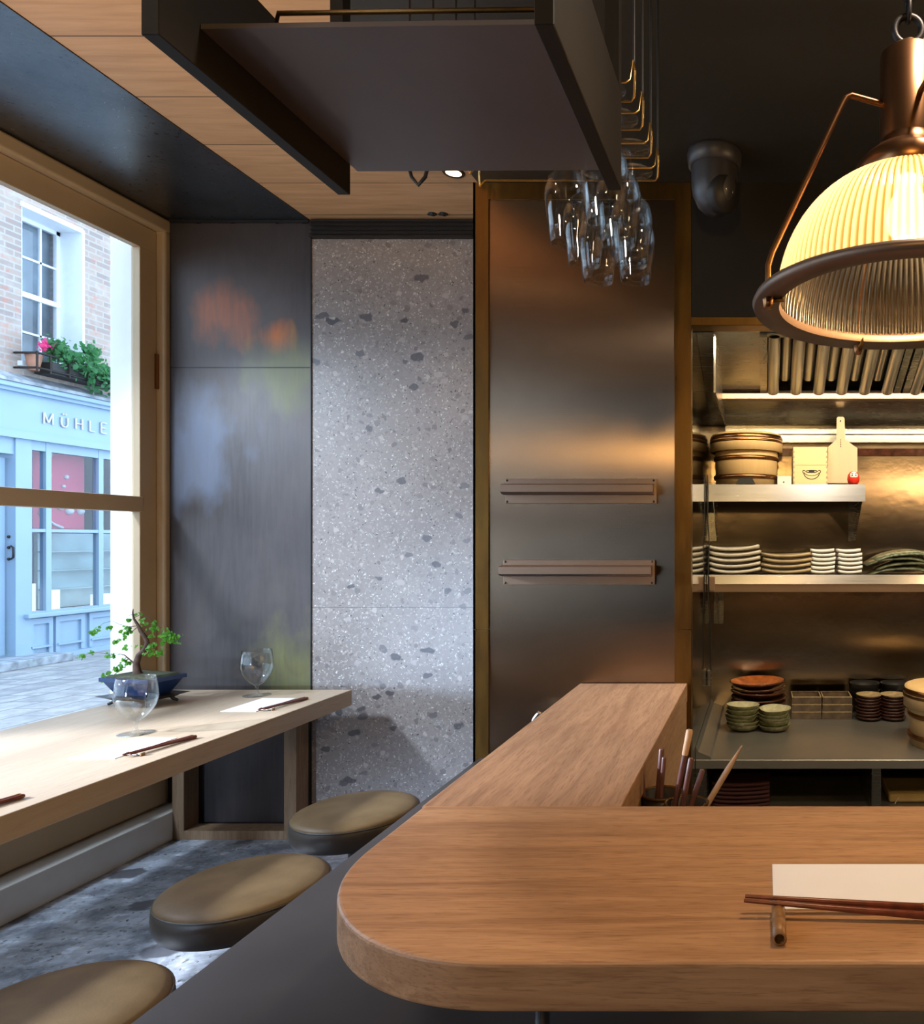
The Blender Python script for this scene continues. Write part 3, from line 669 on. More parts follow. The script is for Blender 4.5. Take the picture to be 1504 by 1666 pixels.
copy_thing(s0, (-1.555, 2.215, 0), 'round brown leather stool in the middle of the row, half in shade', 'round leather stools')
copy_thing(s0, (-1.56, 1.60, 0), 'round leather stool nearest the camera, at the lower left corner', 'round leather stools')

# ================================================================== BAR
lc = thing('bar_counter', 'low dark slate-coloured counter running from the camera to the column', 'counter', (-.6, 1.2, 0))
MB().prism([(-.983, -.35), (2.4, -.35), (2.4, 1.36), (-.268, 1.36), (-.268, CY-.002), (-.983, CY-.002)], 'z', .715, .75).build('countertop', m_darkcounter, lc)
MB().box(-.72, -.30, -.1, CY-.004, 0, .715).build('counter_base', m_dark, lc)
arm = thing('bar_shelf', 'oak-topped bar return running back to the bronzed column', 'bar shelf', (-.45, 1.9, .75))
MB().box(-.634, -.264, 1.3675, CY-.002, .945, 1.008, .002).build('shelf_top', oak_arm, arm)
MB().box(-.63, -.266, 1.3675, CY-.004, .751, .945).build('side_panel', oak_side, arm)
# front slab with a rounded end
bt = thing('front_bar', 'thick oak bar slab with a rounded left end, nearest the camera', 'bar top', (.5, 1.1, .75))
x0, y0, y1, rr = -.632, .861, 1.367, .315
poly = [(2.4, y1), (x0, y1)]
nseg = 24; poly = [(2.4, y1), (x0, y1)]
for k in range(nseg+1):
    a = PI+ (PI/2)*k/nseg; poly.append((x0+rr+rr*math.cos(a), y0+rr+rr*math.sin(a)))
poly += [(2.4, y0)]
bm = bmesh.new(); zt, zb = 1.008, .948
vt = [bm.verts.new((u, v, zt)) for u, v in poly]; f = bm.faces.new(vt[::-1] if False else vt)
ex = bmesh.ops.extrude_face_region(bm, geom=[f]); bmesh.ops.translate(bm, vec=(0, 0, zb-zt), verts=[e for e in ex['geom'] if isinstance(e, bmesh.types.BMVert)])
bmesh.ops.recalc_face_normals(bm, faces=bm.faces)
ed = [e for e in bm.edges if abs(e.verts[0].co.z-e.verts[1].co.z) < 1e-6 and not (e.verts[0].co.y > y1-.001 and e.verts[1].co.y > y1-.001)]
bmesh.ops.bevel(bm, geom=ed, offset=.006, segments=3, profile=.5, affect='EDGES')
MB().addbm(bm).build('slab', oak, bt)
MB().lathe([(.011, .751), (.011, .93), (.03, .935), (.03, .947)], (-.33, 1.10, 0), 20).build('support_post', m_chrome, bt)
MB().lathe([(.011, .751), (.011, .93), (.03, .935), (.03, .947)], (1.3, 1.10, 0), 20).build('support_post', m_chrome, bt)
# setting on the bar
d0 = .492*1200/(1408-880); d1 = .492*1200/(1481-880)
mat_paper('paper_mat', X(1257, d0)+.0, X(1257, d0)+.30, d1, d0, 1.008, 'white paper mat on the oak bar top behind the chopsticks', 'paper mats at the place settings')
by0 = .492*1200/(1475-880); byc = .5*(by0+.492*1200/(1538-880))
rt = thing('chopstick_rest', 'short bamboo tube chopstick rest on the oak bar top', 'chopstick rest', (X(1264, byc), byc, 1.008))
cxr = X(1265, byc); yA, yB = .492*1200/(1545-880)+.006, .492*1200/(1486-880)
b = MB(); M_ = Matrix.Rotation(R(90), 3, 'X')
b.lathe([(.0062, 0), (.0088, 0), (.0088, -(yB-yA)*.5), (.0082, -(yB-yA)*.51), (.0088, -(yB-yA)*.52), (.0088, -(yB-yA)), (.0062, -(yB-yA)), (.0062, 0)], (cxr+.002, yA, 1.0172), 24, M_)
b.build('bamboo_tube', m_rest, rt)
ya = .972
stick('chopstick', (X(1211, .965), .965, 1.0295), (X(1211, .965)+.245, .952, 1.0155), 0.0026, .0054, 'dark red chopstick on the bamboo rest, nearer the camera', 'chopsticks on the bar', m_chop, 8)
stick('chopstick', (X(1213, .975), .977, 1.0295), (X(1213, .975)+.245, .974, 1.0155), 0.0026, .0054, 'dark red chopstick on the bamboo rest, nearer the paper mat', 'chopsticks on the bar', m_chop, 8)
# things behind the bar: prep ledge, tool holders
pc = tag(MB().box(-.262, 1.9, 1.372, 1.80, .76, .80, .003).build('prep_ledge', m_ctop), 'low steel work ledge hidden behind the oak bar top', 'ledge')
def holder(x, y, r, label):
    o = thing('utensil_holder', label, 'utensil holder', (x, y, .80), 'utensil holders behind the bar')
    MB().lathe([(0, .8005), (r, .8005), (r, .945), (r-.003, .945), (r-.003, .806), (0, .806)], (x, y, 0), 24).build('cup', m_blackmetal, o); MB().lathe([(r-.001, .943), (r+.0025, .945), (r+.0025, .948), (r-.001, .949), (r-.003, .946)], (x, y, 0), 24).build('cup_rim', m_brass, o); return o
holder(X(1078, 1.62), 1.62, .045, 'black cup of chopsticks behind the bar, nearer the oak return')
holder(X(1125, 1.56)-.01, 1.56, .045, 'black cup of chopsticks behind the bar, by the glass-like side panel')
def util(pxa, pya, pxb, pyb, Y, r, m, label, cat='chopstick', tip=None, rt=None):
    top = Vector(P(pxa, pya, Y)); bot = Vector(P(pxb, pyb, Y)); v = (bot-top).normalized()
    k = (top.z-.81)/abs(v.z); bot = top+v*k
    o = thing('serving_chopstick' if cat == 'chopstick' else 'wooden_skewer', label, cat, tuple(bot), 'utensils standing in the cups behind the bar')
    if tip: mid = top+v*tip; MB().tube([bot, mid], [r*.9, r], 8).build('shaft', m, o); MB().tube([mid, top+v*.003, top], [r*1.1, r*1.25, r*.9], 8).build('pale_tip', m_stickpale, o)
    else: MB().tube([bot, top+v*.06, top+v*.003, top], [r, r*1.0, (rt or r), (rt or r)*.7], 8).build('shaft', m, o)
    return o
util(1044, 1247, 1051, 1312, 1.62, .0038, m_stickbrown, 'thin dark stick furthest left in the cups behind the bar')
util(1077, 1218, 1069, 1312, 1.63, .0060, m_stickbrown, 'thick dark stick in the left cup behind the bar')
util(1081, 1232, 1074, 1312, 1.61, .0050, m_stickbrown, 'shorter dark stick in the left cup, right of the thick one')
util(1123, 1187, 1098, 1312, 1.57, .0062, m_stickbrown, 'tall stick with a pale upper end leaning in the right cup', tip=.055)
util(1125, 1233, 1111, 1312, 1.55, .0060, m_stickbrown, 'dark stick standing just right of the pale-ended one')
util(1144, 1252, 1124, 1312, 1.56, .0058, m_stickbrown, 'dark stick leaning furthest right in the right cup')
util(1208, 1213, 1149, 1312, 1.58, .0065, m_stickpale, 'pale pointed wooden skewer leaning right behind the bar', 'skewer', rt=.0018)
# small tap by the column
tp = thing('counter_tap', 'small chrome tap spout beside the bronzed column', 'tap', (-.79, 2.44, .75))
tx = X(877, 2.44); b = MB().tube([(tx-.02, 2.44, .7505), (tx-.02, 2.44, .88), (tx-.015, 2.44, .91), (tx, 2.44, .93), (tx+.018, 2.44, .925), (tx+.025, 2.44, .90)], .008, 12); b.build('spout', m_chrome, tp)
MB().lathe([(0, .7505), (.022, .7505), (.022, .76), (.010, .768)], (tx-.02, 2.44, 0), 20).build('collar', m_chrome, tp)

# ================================================================== COLUMN: magnetic strips
def mag(px0, px1, pya, pyb, label):
    x0, x1 = X(px0, CY), X(px1, CY); z1, z0 = Z(pya, CY), Z(pyb, CY); zb0 = z0+(z1-z0)*.34; zb1 = z0+(z1-z0)*.80
    o = thing('ticket_rail', label, 'rail', ((x0+x1)/2, CY, z0), 'steel rails on the bronzed column')
    MB().box(x0+.006, x1+.004, CY-.002, CY+.0055, z0, z1, .0008, 1).build('back_plate', m_strip, o)
    b = MB(); b.prism([(CY-.002, zb1), (CY-.036, zb1-.006), (CY-.036, zb0+.010), (CY-.030, zb0+.004), (CY-.002, zb0)], 'x', x0, x1-.004); b.box(x0+.004, x1-.008, CY-.037, CY-.03, zb0+.009, zb0+.0105); b.build('channel', m_strip, o)
    b = MB(); b.box(x0+.004, x1-.006, CY-.0367, CY-.0355, zb0+.0065, zb0+.0088); b.build('slot', m_blackmetal, o)
    b = MB()
    for x in (x0+.012, x1-.006):
        for z in (z0+.006, z1-.006): b.lathe([(0, .0025), (.0035, .0015), (.004, 0)], (x, CY-.002, z), 10, Matrix.Rotation(R(90), 3, 'X'))
    b.build('screw', m_blackmetal, o)
mag(820, 1067, 779, 819, 'upper satin steel rail screwed to the bronzed column')
mag(817, 1064, 911, 951, 'lower satin steel rail screwed to the bronzed column')

# ================================================================== OVERHEAD RACK
rk = thing('overhead_shelf', 'dark steel shelf unit hanging from the ceiling above the bar', 'hanging shelf', (-.457, 1.0, 2.058))
LXa, LXb, RXa, RXb = -.687, -.667, -.2483, -.2266
MB().box(LXa, LXb, .813, 1.19, 2.058, 2.214, .001, 1).build('side_plate', m_dark, rk)
MB().box(RXa, RXb, .797, 1.175, 2.058, 2.214, .001, 1).build('side_plate', m_dark, rk)
for x0, x1, y0, y1 in ((LXa, LXb, .813, .835), (LXa, LXb, 1.168, 1.19), (RXa, RXb, .797, .819), (RXa, RXb, 1.153, 1.175)):
    MB().box(x0, x1, y0, y1, 2.2145, BZ).build('hanger_post', m_dark, rk)
b = MB(); b.prism([(LXb+.0005, .873), (RXa-.0005, .865), (RXa-.0005, 1.205), (LXb+.0005, 1.21)], 'z', 2.106, 2.112); b.build('shelf_board', m_board, rk)
b = MB().tube([(LXb+.05, 1.18, 2.20), (LXb+.05, .93, 2.145), (LXb+.08, .892, 2.138), (RXa, .885, 2.138)], .003, 8); b.build('gallery_rail', m_brass, rk)

# wire glass racks and hanging glasses
rows = (1.244, 1.331, 1.43, 1.523); GZ = 2.263
names_row = ('nearest the overhead shelf', 'second from the overhead shelf', 'third from the overhead shelf', 'furthest from the camera')
for y, nm in zip(rows, names_row):
    o = thing('glass_rack', 'brass wire glass rack hung above the bar, %s' % nm, 'glass rack', (-.4, y, GZ), 'wire glass racks')
    xl, xr = -.585, -.222
    b = MB()
    for zz, dy in ((GZ-.006, -.026), (GZ-.006, .026)): b.tube([(xl-.012, y+dy, zz-.012), (xl, y+dy, zz), (xr-.006, y+dy, zz), (xr, y+dy*.9, zz+.006), (xr+.003, y+dy*.5, zz+.045)], .0022, 8)
    b.tube([(xr+.003, y-.013, GZ+.04), (xr+.003, y+.013, GZ+.04)], .0022, 8); b.tube([(xl-.012, y-.026, GZ-.018), (xl-.012, y-.026, GZ+.04), (xl-.012, y+.026, GZ+.04), (xl-.012, y+.026, GZ-.018)], .0022, 8)
    b.build('wire', m_brass2, o)
    for xx in (xr+.003, xl-.012): MB().tube([(xx, y, GZ+.04), (xx, y, BZ)], .0022, 8).build('hanger_rod', m_black, o)
hb = [(.0, .088), (.010, .090), (.022, .098), (.034, .112), (.0395, .132), (.040, .150), (.0375, .175), (.0335, .200), (.0295, .228)]
hf = [(0, .0885), (.006, .086), (.0035, .075), (.0032, .03), (.0035, .014), (.006, .008), (.02, .003), (.034, .0015), (.035, .0007), (.034, 0), (0, 0)]
gp = goblet('hanging_wine_glass', hb, hf, 'x', 'stemmed glasses hanging upside down', (0, 0, 0)); first = True
cols = ((-.262, 'right-hand'), (-.348, 'middle'), (-.434, 'left-hand'))
for r_, (y, nm) in enumerate(zip(rows, ('first', 'second', 'third', 'fourth'))):
    for c_, (x, side) in enumerate(cols):
        if c_ == 2 or (c_ == 1 and r_ == 0): continue
        lab = 'upside-down wine glass, %s column, hanging in the %s wire rack' % (side, nm)
        if first: o = gp; first = False; o['label'] = lab
        else: o = copy_thing(gp, (0, 0, 0), lab, 'stemmed glasses hanging upside down')
        o.location = (x+.003*((r_*7+c_*3) % 5-2), y, GZ); o.rotation_euler = (PI, 0, 0)

# ================================================================== CEILING FITTINGS
o = thing('ceiling_downlight', 'small round warm downlight in the wooden ceiling', 'ceiling light', (-1.405, 3.34, CZ))
b = MB().lathe([(.034, -.004), (.046, -.006), (.05, 0)], (-1.405, 3.34, CZ), 32); b.build('trim_ring', m_brass, o)
MB().lathe([(0, -.0035), (.034, -.0035), (.036, -.001)], (-1.405, 3.34, CZ), 32).build('lens', emis('lit_lens', (1, .8, .55), 5), o)
o = thing('black_cable', 'black cable looping down from the wooden ceiling', 'cable', (-1.55, 3.25, CZ))
q = P(681, 285, 3.2); b = MB()
b.tube([(q[0]-.05, 3.2, CZ), (q[0]-.045, 3.2, CZ-.03), (q[0]-.03, 3.2, CZ-.09), (q[0], 3.2, CZ-.125), (q[0]+.03, 3.2, CZ-.09), (q[0]+.045, 3.2, CZ-.03), (q[0]+.05, 3.2, CZ)], .008, 8); b.build('loop', m_black, o)
b = MB()
for s in (-1, 1): b.lathe([(0, -.006), (.014, -.005), (.016, 0)], (q[0]+s*.05, 3.2, CZ), 12)
b.build('cable_clip', m_black, o)
for k, (px, w) in enumerate(((704, 'left'), (722, 'right'))):
    q = P(px, 353, 3.76); o = thing('ceiling_clip', 'tiny black ceiling fitting above the air grille, the %s one' % w, 'fitting', (q[0], 3.76, CZ), 'small black ceiling fittings')
    MB().lathe([(0, -.012), (.012, -.010), (.014, -.004), (.02, 0)], (q[0], 3.76, CZ), 14).build('body', m_black, o); MB().box(q[0]-.025, q[0]+.02, 3.752, 3.768, CZ-.008, CZ-.003, .002).build('wing', m_black, o)
# air grille over the terrazzo
o = thing('air_grille', 'black slotted air grille along the top of the terrazzo wall', 'grille', (-1.7, D, 3.07))
zt, zb = CZ-.002, Z(388, D); gx0, gx1 = -2.345, -1.0
b = MB().box(gx0, gx1, D-.012, D-.001, zb, zt); b.build('grille_back', m_black, o)
for k in range(4):
    z = zb+.012+k*.021; MB().prism([(D-.030, z), (D-.012, z+.006), (D-.012, z+.011), (D-.030, z+.005)], 'x', gx0, gx1).build('slat', m_blackmetal, o)
b = MB().box(gx0, gx1, D-.032, D-.001, zb-.004, zb+.004); b.build('grille_lip', m_blackmetal, o)

# security camera under the dark ceiling
cc = thing('security_camera', 'dark grey turret security camera under the black ceiling', 'camera', (-.15, 2.38, BZ))
cy = 2.36; cx = X(1163, cy); zc = Z(318, cy)
MB().lathe([(0, BZ), (.085, BZ), (.088, BZ-.01), (.084, BZ-.045), (.075, BZ-.05)], (cx, cy, 0), 36).build('mount', m_cctv, cc)
MB().lathe([(.074, BZ-.05), (.074, zc+.03), (.070, zc+.0), (.055, zc-.035), (.035, zc-.055), (.0, zc-.065)], (cx, cy, 0), 36).build('housing', m_cctv, cc)
Mr = Matrix.Rotation(R(115), 3, 'Y') @ Matrix.Rotation(R(0), 3, 'Z'); Mr = Vector((.75, -.62, -.25)).to_track_quat('Z', 'Y').to_matrix()
MB().lathe([(.062, .0), (.060, .035), (.052, .046), (0, .048)], (cx+.012, cy-.01, zc+.0), 32, Mr).build('lens_cover', m_black, cc)
b = MB(); 
for dx in (-.012, .014): b.lathe([(0, .0515), (.006, .050), (.007, .046)], tuple(Vector((cx+.012, cy-.01, zc))+Mr @ Vector((dx, .01, 0))), 12, Mr)
b.build('sensor', m_chrome, cc)

# ================================================================== PENDANT LAMP
lx, ly, lz = .2217, 1.13, 1.858
pl = thing('pendant_lamp', 'large lit pendant lamp with a ribbed glass dome on a chain', 'pendant lamp', (lx, ly, lz))
MB().lathe([(.198, 0), (.236, -.004), (.239, .004), (.236, .010), (.200, .016), (.196, .010), (.198, 0)], (lx, ly, lz), 96).build('rim', m_lampbrown, pl)
NR = 112
def ribs(r, z, a): return r*(1+.032*abs(math.cos(NR*a/2)))
prof = []
for k in range(22):
    t = k/21; ang = t*R(74); prof.append((.196*math.cos(ang)**.80 if k else .196, .012+.188*math.sin(ang)**1.05))
MB().lathe(prof, (lx, ly, lz), NR*4, None, ribs).build('ribbed_glass_shade', m_shade, pl)
zt = prof[-1][1]
MB().lathe([(prof[-1][0]+.004, zt-.006), (.076, zt-.004), (.080, zt+.002), (.080, zt+.022), (.072, zt+.030), (.060, zt+.040), (.046, zt+.046), (.0435, zt+.06)], (lx, ly, lz), 40).build('gallery_cap', m_copper, pl)
MB().lathe([(.0435, zt+.05), (.0435, zt+.19), (.036, zt+.196), (.016, zt+.20), (.014, zt+.212), (0, zt+.213)], (lx, ly, lz), 40).build('lamp_holder', m_copper, pl)
b = MB(); cz = lz+zt+.232; b.tube([(lx+.021*math.cos(2*PI*i/24), ly, cz+.021*math.sin(2*PI*i/24)) for i in range(24)], .0052, 8, True); b.build('hanging_ring', m_blackmetal, pl)
z = cz+.012; k = 0
while z < BZ-.02:
    h = .022; w = .011; pts = []
    for i in range(20):
        a = 2*PI*i/20; u = w*math.cos(a); v = h*math.sin(a)
        pts.append((lx+(u if k % 2 else 0), ly+(0 if k % 2 else u), z+h+v))
    MB().tube(pts, .0036, 6, True).build('chain_link', m_blackmetal, pl); z += .033; k += 1
MB().lathe([(0, BZ-.012), (.03, BZ-.012), (.045, BZ-.003), (.045, BZ)], (lx, ly, 0), 24).build('ceiling_rose', m_blackmetal, pl)
b = MB().tube([(lx+.01, ly+.005, lz+zt+.205), (lx+.045, ly+.01, cz+.01), (lx+.035, ly, cz+.05), (lx+.008, ly-.012, cz+.075), (lx-.012, ly-.008, cz+.10), (lx-.004, ly+.012, cz+.14), (lx+.014, ly+.006, cz+.19), (lx-.01, ly-.01, cz+.26), (lx+.01, ly+.008, BZ-.01)], .0042, 8); b.build('flex', m_black, pl)
for a in (13, 103, 193, 283):
    c_, s_ = math.cos(R(a)), math.sin(R(a))
    def q(r, z): return (lx+r*c_, ly+r*s_, lz+z)
    MB().tube([q(.040, .305), q(.092, .312), q(.100, .308), q(.106, .298), q(.215, .065), q(.221, .045), q(.221, .008)], .0046, 8).build('stay_rod', m_copper, pl)
    b = MB(); b.lathe([(0, -.018), (.006, -.018), (.0075, -.012), (.0085, -.006), (.0085, .012), (.006, .02)], q(.221, 0), 12); b.build('stay_nut', m_copper, pl)
    b = MB().tube([q(.2, .012), q(.2, -.004), q(.215, -.006)], .004, 6); b.build('shade_clip', m_brass, pl)
bulb = MB().lathe([(0, -.05), (.02, -.046), (.032, -.03), (.034, -.01), (.026, .015), (.016, .035), (.014, .05)], (lx, ly, lz+.15), 24).build('bulb', emis('glowing_bulb', (1, .72, .36), 30), pl)
light('POINT', 'pendant_bulb_light', (lx, ly, lz+.10), 19, WARM, shadow_soft_size=.035)

# ================================================================== KITCHEN: hood
hd = thing('extractor_hood', 'stainless steel extractor hood with baffle filters over the kitchen', 'extractor hood', (.8, 3.2, 2.07))
b = MB()
def quad(mb, a, b_, c_, d_, t=.004):
    n_ = (Vector(b_)-Vector(a)).cross(Vector(d_)-Vector(a)).normalized()*t
    vs = [Vector(p) for p in (a, b_, c_, d_)]; vs += [v+n_ for v in vs]
    mb.add(vs, [(0, 1, 2, 3), (7, 6, 5, 4), (0, 4, 5, 1), (1, 5, 6, 2), (2, 6, 7, 3), (3, 7, 4, 0)])
quad(b, (KX+.001, 2.80, 2.300), (2.2, 2.80, 2.300), (2.2, 2.95, 2.335), (KX+.001, 2.95, 2.335)); b.build('front_lip', m_shelf, hd)
b = MB(); quad(b, (KX+.001, 2.86, 2.305), (-.19, 2.86, 2.305), (-.19, 3.66, 2.075), (KX+.001, 3.66, 2.075)); b.box(-.194, -.186, 2.86, 3.66, 2.075, 2.40); b.build('side_panel', m_ksteel, hd)
b = MB(); quad(b, (-.19, 2.95, 2.335), (X(1237, 3.1), 2.95, 2.335), (X(1237, 3.1), 3.35, 2.172), (-.19, 3.35, 2.172)); b.build('blank_panel', m_ksteel, hd)
b = MB(); b.box(-.19, 2.2, 3.33, 3.39, 2.140, 2.168, .003); b.build('grease_gutter', m_strip, hd)
b = MB(); quad(b, (-.19, 3.39, 2.145), (2.2, 3.39, 2.145), (2.2, 3.68, 2.076), (-.19, 3.68, 2.076)); b.build('back_slope', m_ksteel, hd)
fx = X(1237, 3.1)
def onslope(x, t, h): # t 0..1 down the slope, h out of the slope towards the camera
    y = 2.95+.40*t; z = 2.335-.163*t; return (x, y-.377*h, z-.926*h)
for k in range(4):
    xa = fx+.0+k*.642; xb = xa+.632
    f_ = MB()
    for u0, u1, t0, t1 in ((xa, xa+.03, 0, 1), (xb-.03, xb, 0, 1), (xa, xb, 0, .04), (xa, xb, .95, 1)):
        quad(f_, onslope(u0, t0, .012), onslope(u1, t0, .012), onslope(u1, t1, .012), onslope(u0, t1, .012), .01)
    fo = f_.build('filter_frame', m_ksteel, hd)
    b = MB(); quad(b, onslope(xa, 0, -.035), onslope(xb, 0, -.035), onslope(xb, 1, -.035), onslope(xa, 1, -.035), .003); b.build('filter_back', m_blackmetal, fo)
    b = MB()
    for i in range(6):
        xc = xa+.058+i*.103
        vs = []; n_ = 9
        for t in (.03, .97):
            for j_ in range(n_):
                an = PI*j_/(n_-1); vs.append(onslope(xc-.026*math.cos(an), t, .004+.018*math.sin(an)))
        b.add(vs, [(j_, j_+1, n_+j_+1, n_+j_) for j_ in range(n_-1)], True); b.add([vs[n_+i_] for i_ in range(n_)], [tuple(range(n_))])
        if i < 5:
            xc += .0515; vs = []
            for t in (.0, .80):
                for j_ in range(n_):
                    an = PI*j_/(n_-1); vs.append(onslope(xc-.021*math.cos(an), t, -.02+.016*math.sin(an)))
            b.add(vs, [(j_, j_+1, n_+j_+1, n_+j_) for j_ in range(n_-1)], True); b.add([vs[n_+i_] for i_ in range(n_)], [tuple(range(n_))])
    b.build('baffle', m_baffle, fo)
    b = MB(); a_ = onslope(xa+.018, .28, .02); b.tube([onslope(xa+.015, .12, .022), onslope(xa+.03, .2, .034), onslope(xa+.03, .35, .034), onslope(xa+.015, .42, .022)], .002, 6); b.build('pull_handle', m_chrome, fo)
# wall rail below hood
wr = thing('wall_rail', 'bright steel double rail across the kitchen wall below the hood', 'rail', (.8, KD, 2.0))
MB().box(X(1180, KD), 2.2, KD-.025, KD-.0005, Z(708, KD), Z(693, KD), .003).build('upper_bar', m_ksteel, wr)
MB().box(X(1180, KD), 2.2, KD-.035, KD-.0005, Z(722, KD), Z(708.5, KD), .003).build('lower_bar', m_ksteel, wr)
MB().box(X(1180, KD), 2.2, KD-.01, KD-.0005, Z(742, KD), Z(730, KD)).build('dark_strip', m_brownglaze, wr)

# shelves
SF = 3.38; UT = 1.759; LT = 1.345
us = thing('wall_shelf', 'short upper stainless steel wall shelf holding the wooden tub', 'shelf', (.1, KD, UT), 'kitchen wall shelves')
ux0, ux1 = KX+.003, X(1408, SF)
b = MB(); b.box(ux0, ux1, SF, KD-.0005, UT-.004, UT); b.prism([(SF-.002, UT), (SF-.011, UT-.079), (SF+.012, UT-.079), (SF+.012, UT-.072), (SF+.004, UT-.072), (SF+.004, UT)], 'x', ux0, ux1); b.box(ux0, ux1, KD-.006, KD-.0006, UT, UT+.03)
b.build('shelf_board', m_shelf, us)
for x in (X(1160, SF), ux1-.012):
    b = MB(); b.prism([(SF+.02, UT-.005), (KD-.001, UT-.005), (KD-.001, UT-.26), (KD-.03, UT-.26), (SF+.02, UT-.075)], 'x', x, x+.003); b.box(x-.028, x, KD-.004, KD-.0006, UT-.26, UT-.01); b.build('bracket', m_ksteel, us)
ls = thing('wall_shelf', 'long lower stainless steel wall shelf lined with stacked plates', 'shelf', (.8, KD, LT), 'kitchen wall shelves')
b = MB(); b.box(ux0, 2.2, SF, KD-.0005, LT-.004, LT); b.prism([(SF-.001, LT), (SF-.009, LT-.042), (SF+.004, LT-.042), (SF+.004, LT)], 'x', ux0, 2.2); b.build('shelf_board', m_shelf, ls)
MB().box(ux0, 2.2, SF-.001, SF+.004, LT-.079, LT-.042).build('lower_lip', m_strip, ls)
for x in (X(1163, SF), 1.2): 
    b = MB(); b.prism([(SF+.02, LT-.005), (KD-.001, LT-.005), (KD-.001, LT-.26), (KD-.03, LT-.26), (SF+.02, LT-.08)], 'x', x, x+.003); b.box(x-.024, x+.024, KD-.004, KD-.0006, LT-.26, LT-.01); b.build('bracket', m_ksteel, ls)
b = MB(); b.box(ux0+.008, ux0+.036, SF-.012, SF-.004, LT-.075, LT-.006, .004); b.build('end_clip', m_strip, ls)
o = thing('power_cable', 'black cable hanging down the steel side wall of the kitchen', 'cable', (KX, 3.36, 1.2))
b = MB(); xx = KX+.006; b.tube([(xx, 3.36, 1.80), (xx+.002, 3.36, 1.72), (xx, 3.37, 1.60), (xx+.008, 3.36, 1.50), (xx+.004, 3.36, 1.40), (xx+.003, 3.36, 1.25), (xx+.012, 3.38, 1.12), (xx+.013, 3.42, .9)], .003, 8); b.build('cord', m_black, o)
MB().box(xx-.004, xx+.012, 3.395, 3.445, .83, .905, .003).build('socket', m_ksteel, o)

# wooden tub
def tub(x, y, z, label, s=1.0, hidden_feet=False):
    o = thing('wooden_tub', label, 'tub', (x, y, z), 'lidded wooden rice tubs'); c = (x, y, z)
    MB().lathe([(r*s, h*s) for r, h in ((0, .03), (.138, .03), (.138, .0), (.146, .0), (.150, .16), (.150, .20), (0, .20))], c, 56).build('body', hinoki, o)
    for h in (.038, .125): MB().lathe([(r*s, q_*s) for r, q_ in ((.147, h-.010), (.154, h-.008), (.156, h), (.155, h+.009), (.148, h+.011))], c, 56).build('copper_hoop', m_copper, o)
    l_ = MB().lathe([(r*s, h*s) for r, h in ((.158, .158), (.172, .158), (.172, .215), (.166, .240), (.150, .246), (0, .243))], c, 56).build('lid', hinoki, o)
    MB().lathe([(r*s, h*s) for r, h in ((.171, .198), (.1745, .200), (.1745, .208), (.171, .212), (.1745, .216), (.172, .228), (.168, .234))], c, 56).build('lid_hoop', m_copper, l_)
    b = MB().prism([(x-.045*s, z+.0006), (x+.045*s, z+.0006), (x+.03*s, z+.028*s), (x-.03*s, z+.028*s)], 'y', y-.150*s, y-.144*s); b.build('foot_notch', m_ink, o); return o
tub(X(1215, 3.53), 3.523, UT+.0005, 'lidded pale wooden tub with copper hoops on the upper shelf')
tub(.755, 3.06, .6605, 'lidded pale wooden tub at the right edge on the steel counter')
# wooden box with emblem
bx0, bx1, byy = X(1291, 3.44), X(1347, 3.44), 3.44; bz0, bz1 = UT+.001, Z(727, 3.44)
o = thing('wooden_box', 'square pale wooden box with a black bowl-shaped mark on the front', 'box', ((bx0+bx1)/2, byy, UT))
MB().box(bx0, bx1, byy, byy+.16, bz0, bz0+.092, .002).build('box_body', hinoki2, o); MB().box(bx0, bx1, byy, byy+.16, bz0+.0925, bz1, .002).build('box_lid', hinoki2, o)
b = MB()
for s in (0, 1):
    for k in range(7):
        z_ = bz0+.006+k*.024; xa = bx0-.0008 if s == 0 else bx1-.007; b.box(xa, xa+.0078, byy-.0008, byy+.02, z_, z_+.011)
b.build('finger_joint', oak_table, o)
cxm = (bx0+bx1)/2+.006; czm = bz0+.048; em = MB()
def arc(cx_, cz_, rx, rz, a0, a1, r, n=16): em.tube([(cx_+rx*math.cos(R(a0+(a1-a0)*k/n)), byy-.0005, cz_+rz*math.sin(R(a0+(a1-a0)*k/n))) for k in range(n+1)], r, 6)
arc(cxm, czm+.010, .036, .030, 185, 355, .0018); arc(cxm, czm+.012, .034, .016, 190, 350, .0013); arc(cxm, czm+.016, .028, .005, 0, 360, .0018)
em.prism([(cxm-.014, czm+.014), (cxm, czm+.010), (cxm+.014, czm+.014), (cxm+.010, czm+.022), (cxm-.010, czm+.022)], 'y', byy-.0015, byy)
arc(cxm-.036, czm+.015, .006, .006, 30, 300, .0016); arc(cxm+.036, czm+.015, .006, .006, -120, 150, .0016)
em.build('bowl_mark', m_ink, o)
# cutting paddle leaning on the wall
o = thing('wooden_paddle', 'pale long-handled wooden paddle leaning behind the red doll', 'paddle', (X(1371, 3.5), 3.5, UT))
Yp = 3.50
def pp(px, py): return (X(px, Yp), Z(py, Yp))
poly = [pp(1347, 786), pp(1395.5, 786), pp(1395.5, 729), pp(1381, 719), pp(1376, 715), pp(1374.5, 680), pp(1372, 678), pp(1364, 678), pp(1362, 680), pp(1361.5, 715), pp(1357, 719), pp(1348, 727)]
b = MB(); zb_ = UT+.002; poly = [(x_, max(z_, zb_)) for x_, z_ in poly]; b.prism(poly, 'y', Yp, Yp+.009); b.build('paddle_board', paddle_w, o)
b = MB().lathe([(0, 0), (.004, 0), (.004, .001)], (X(1368, Yp), Yp-.001, Z(685, Yp)), 12, Matrix.Rotation(R(-90), 3, 'X'))
b.build('hang_hole', m_ink, o)
b = MB()
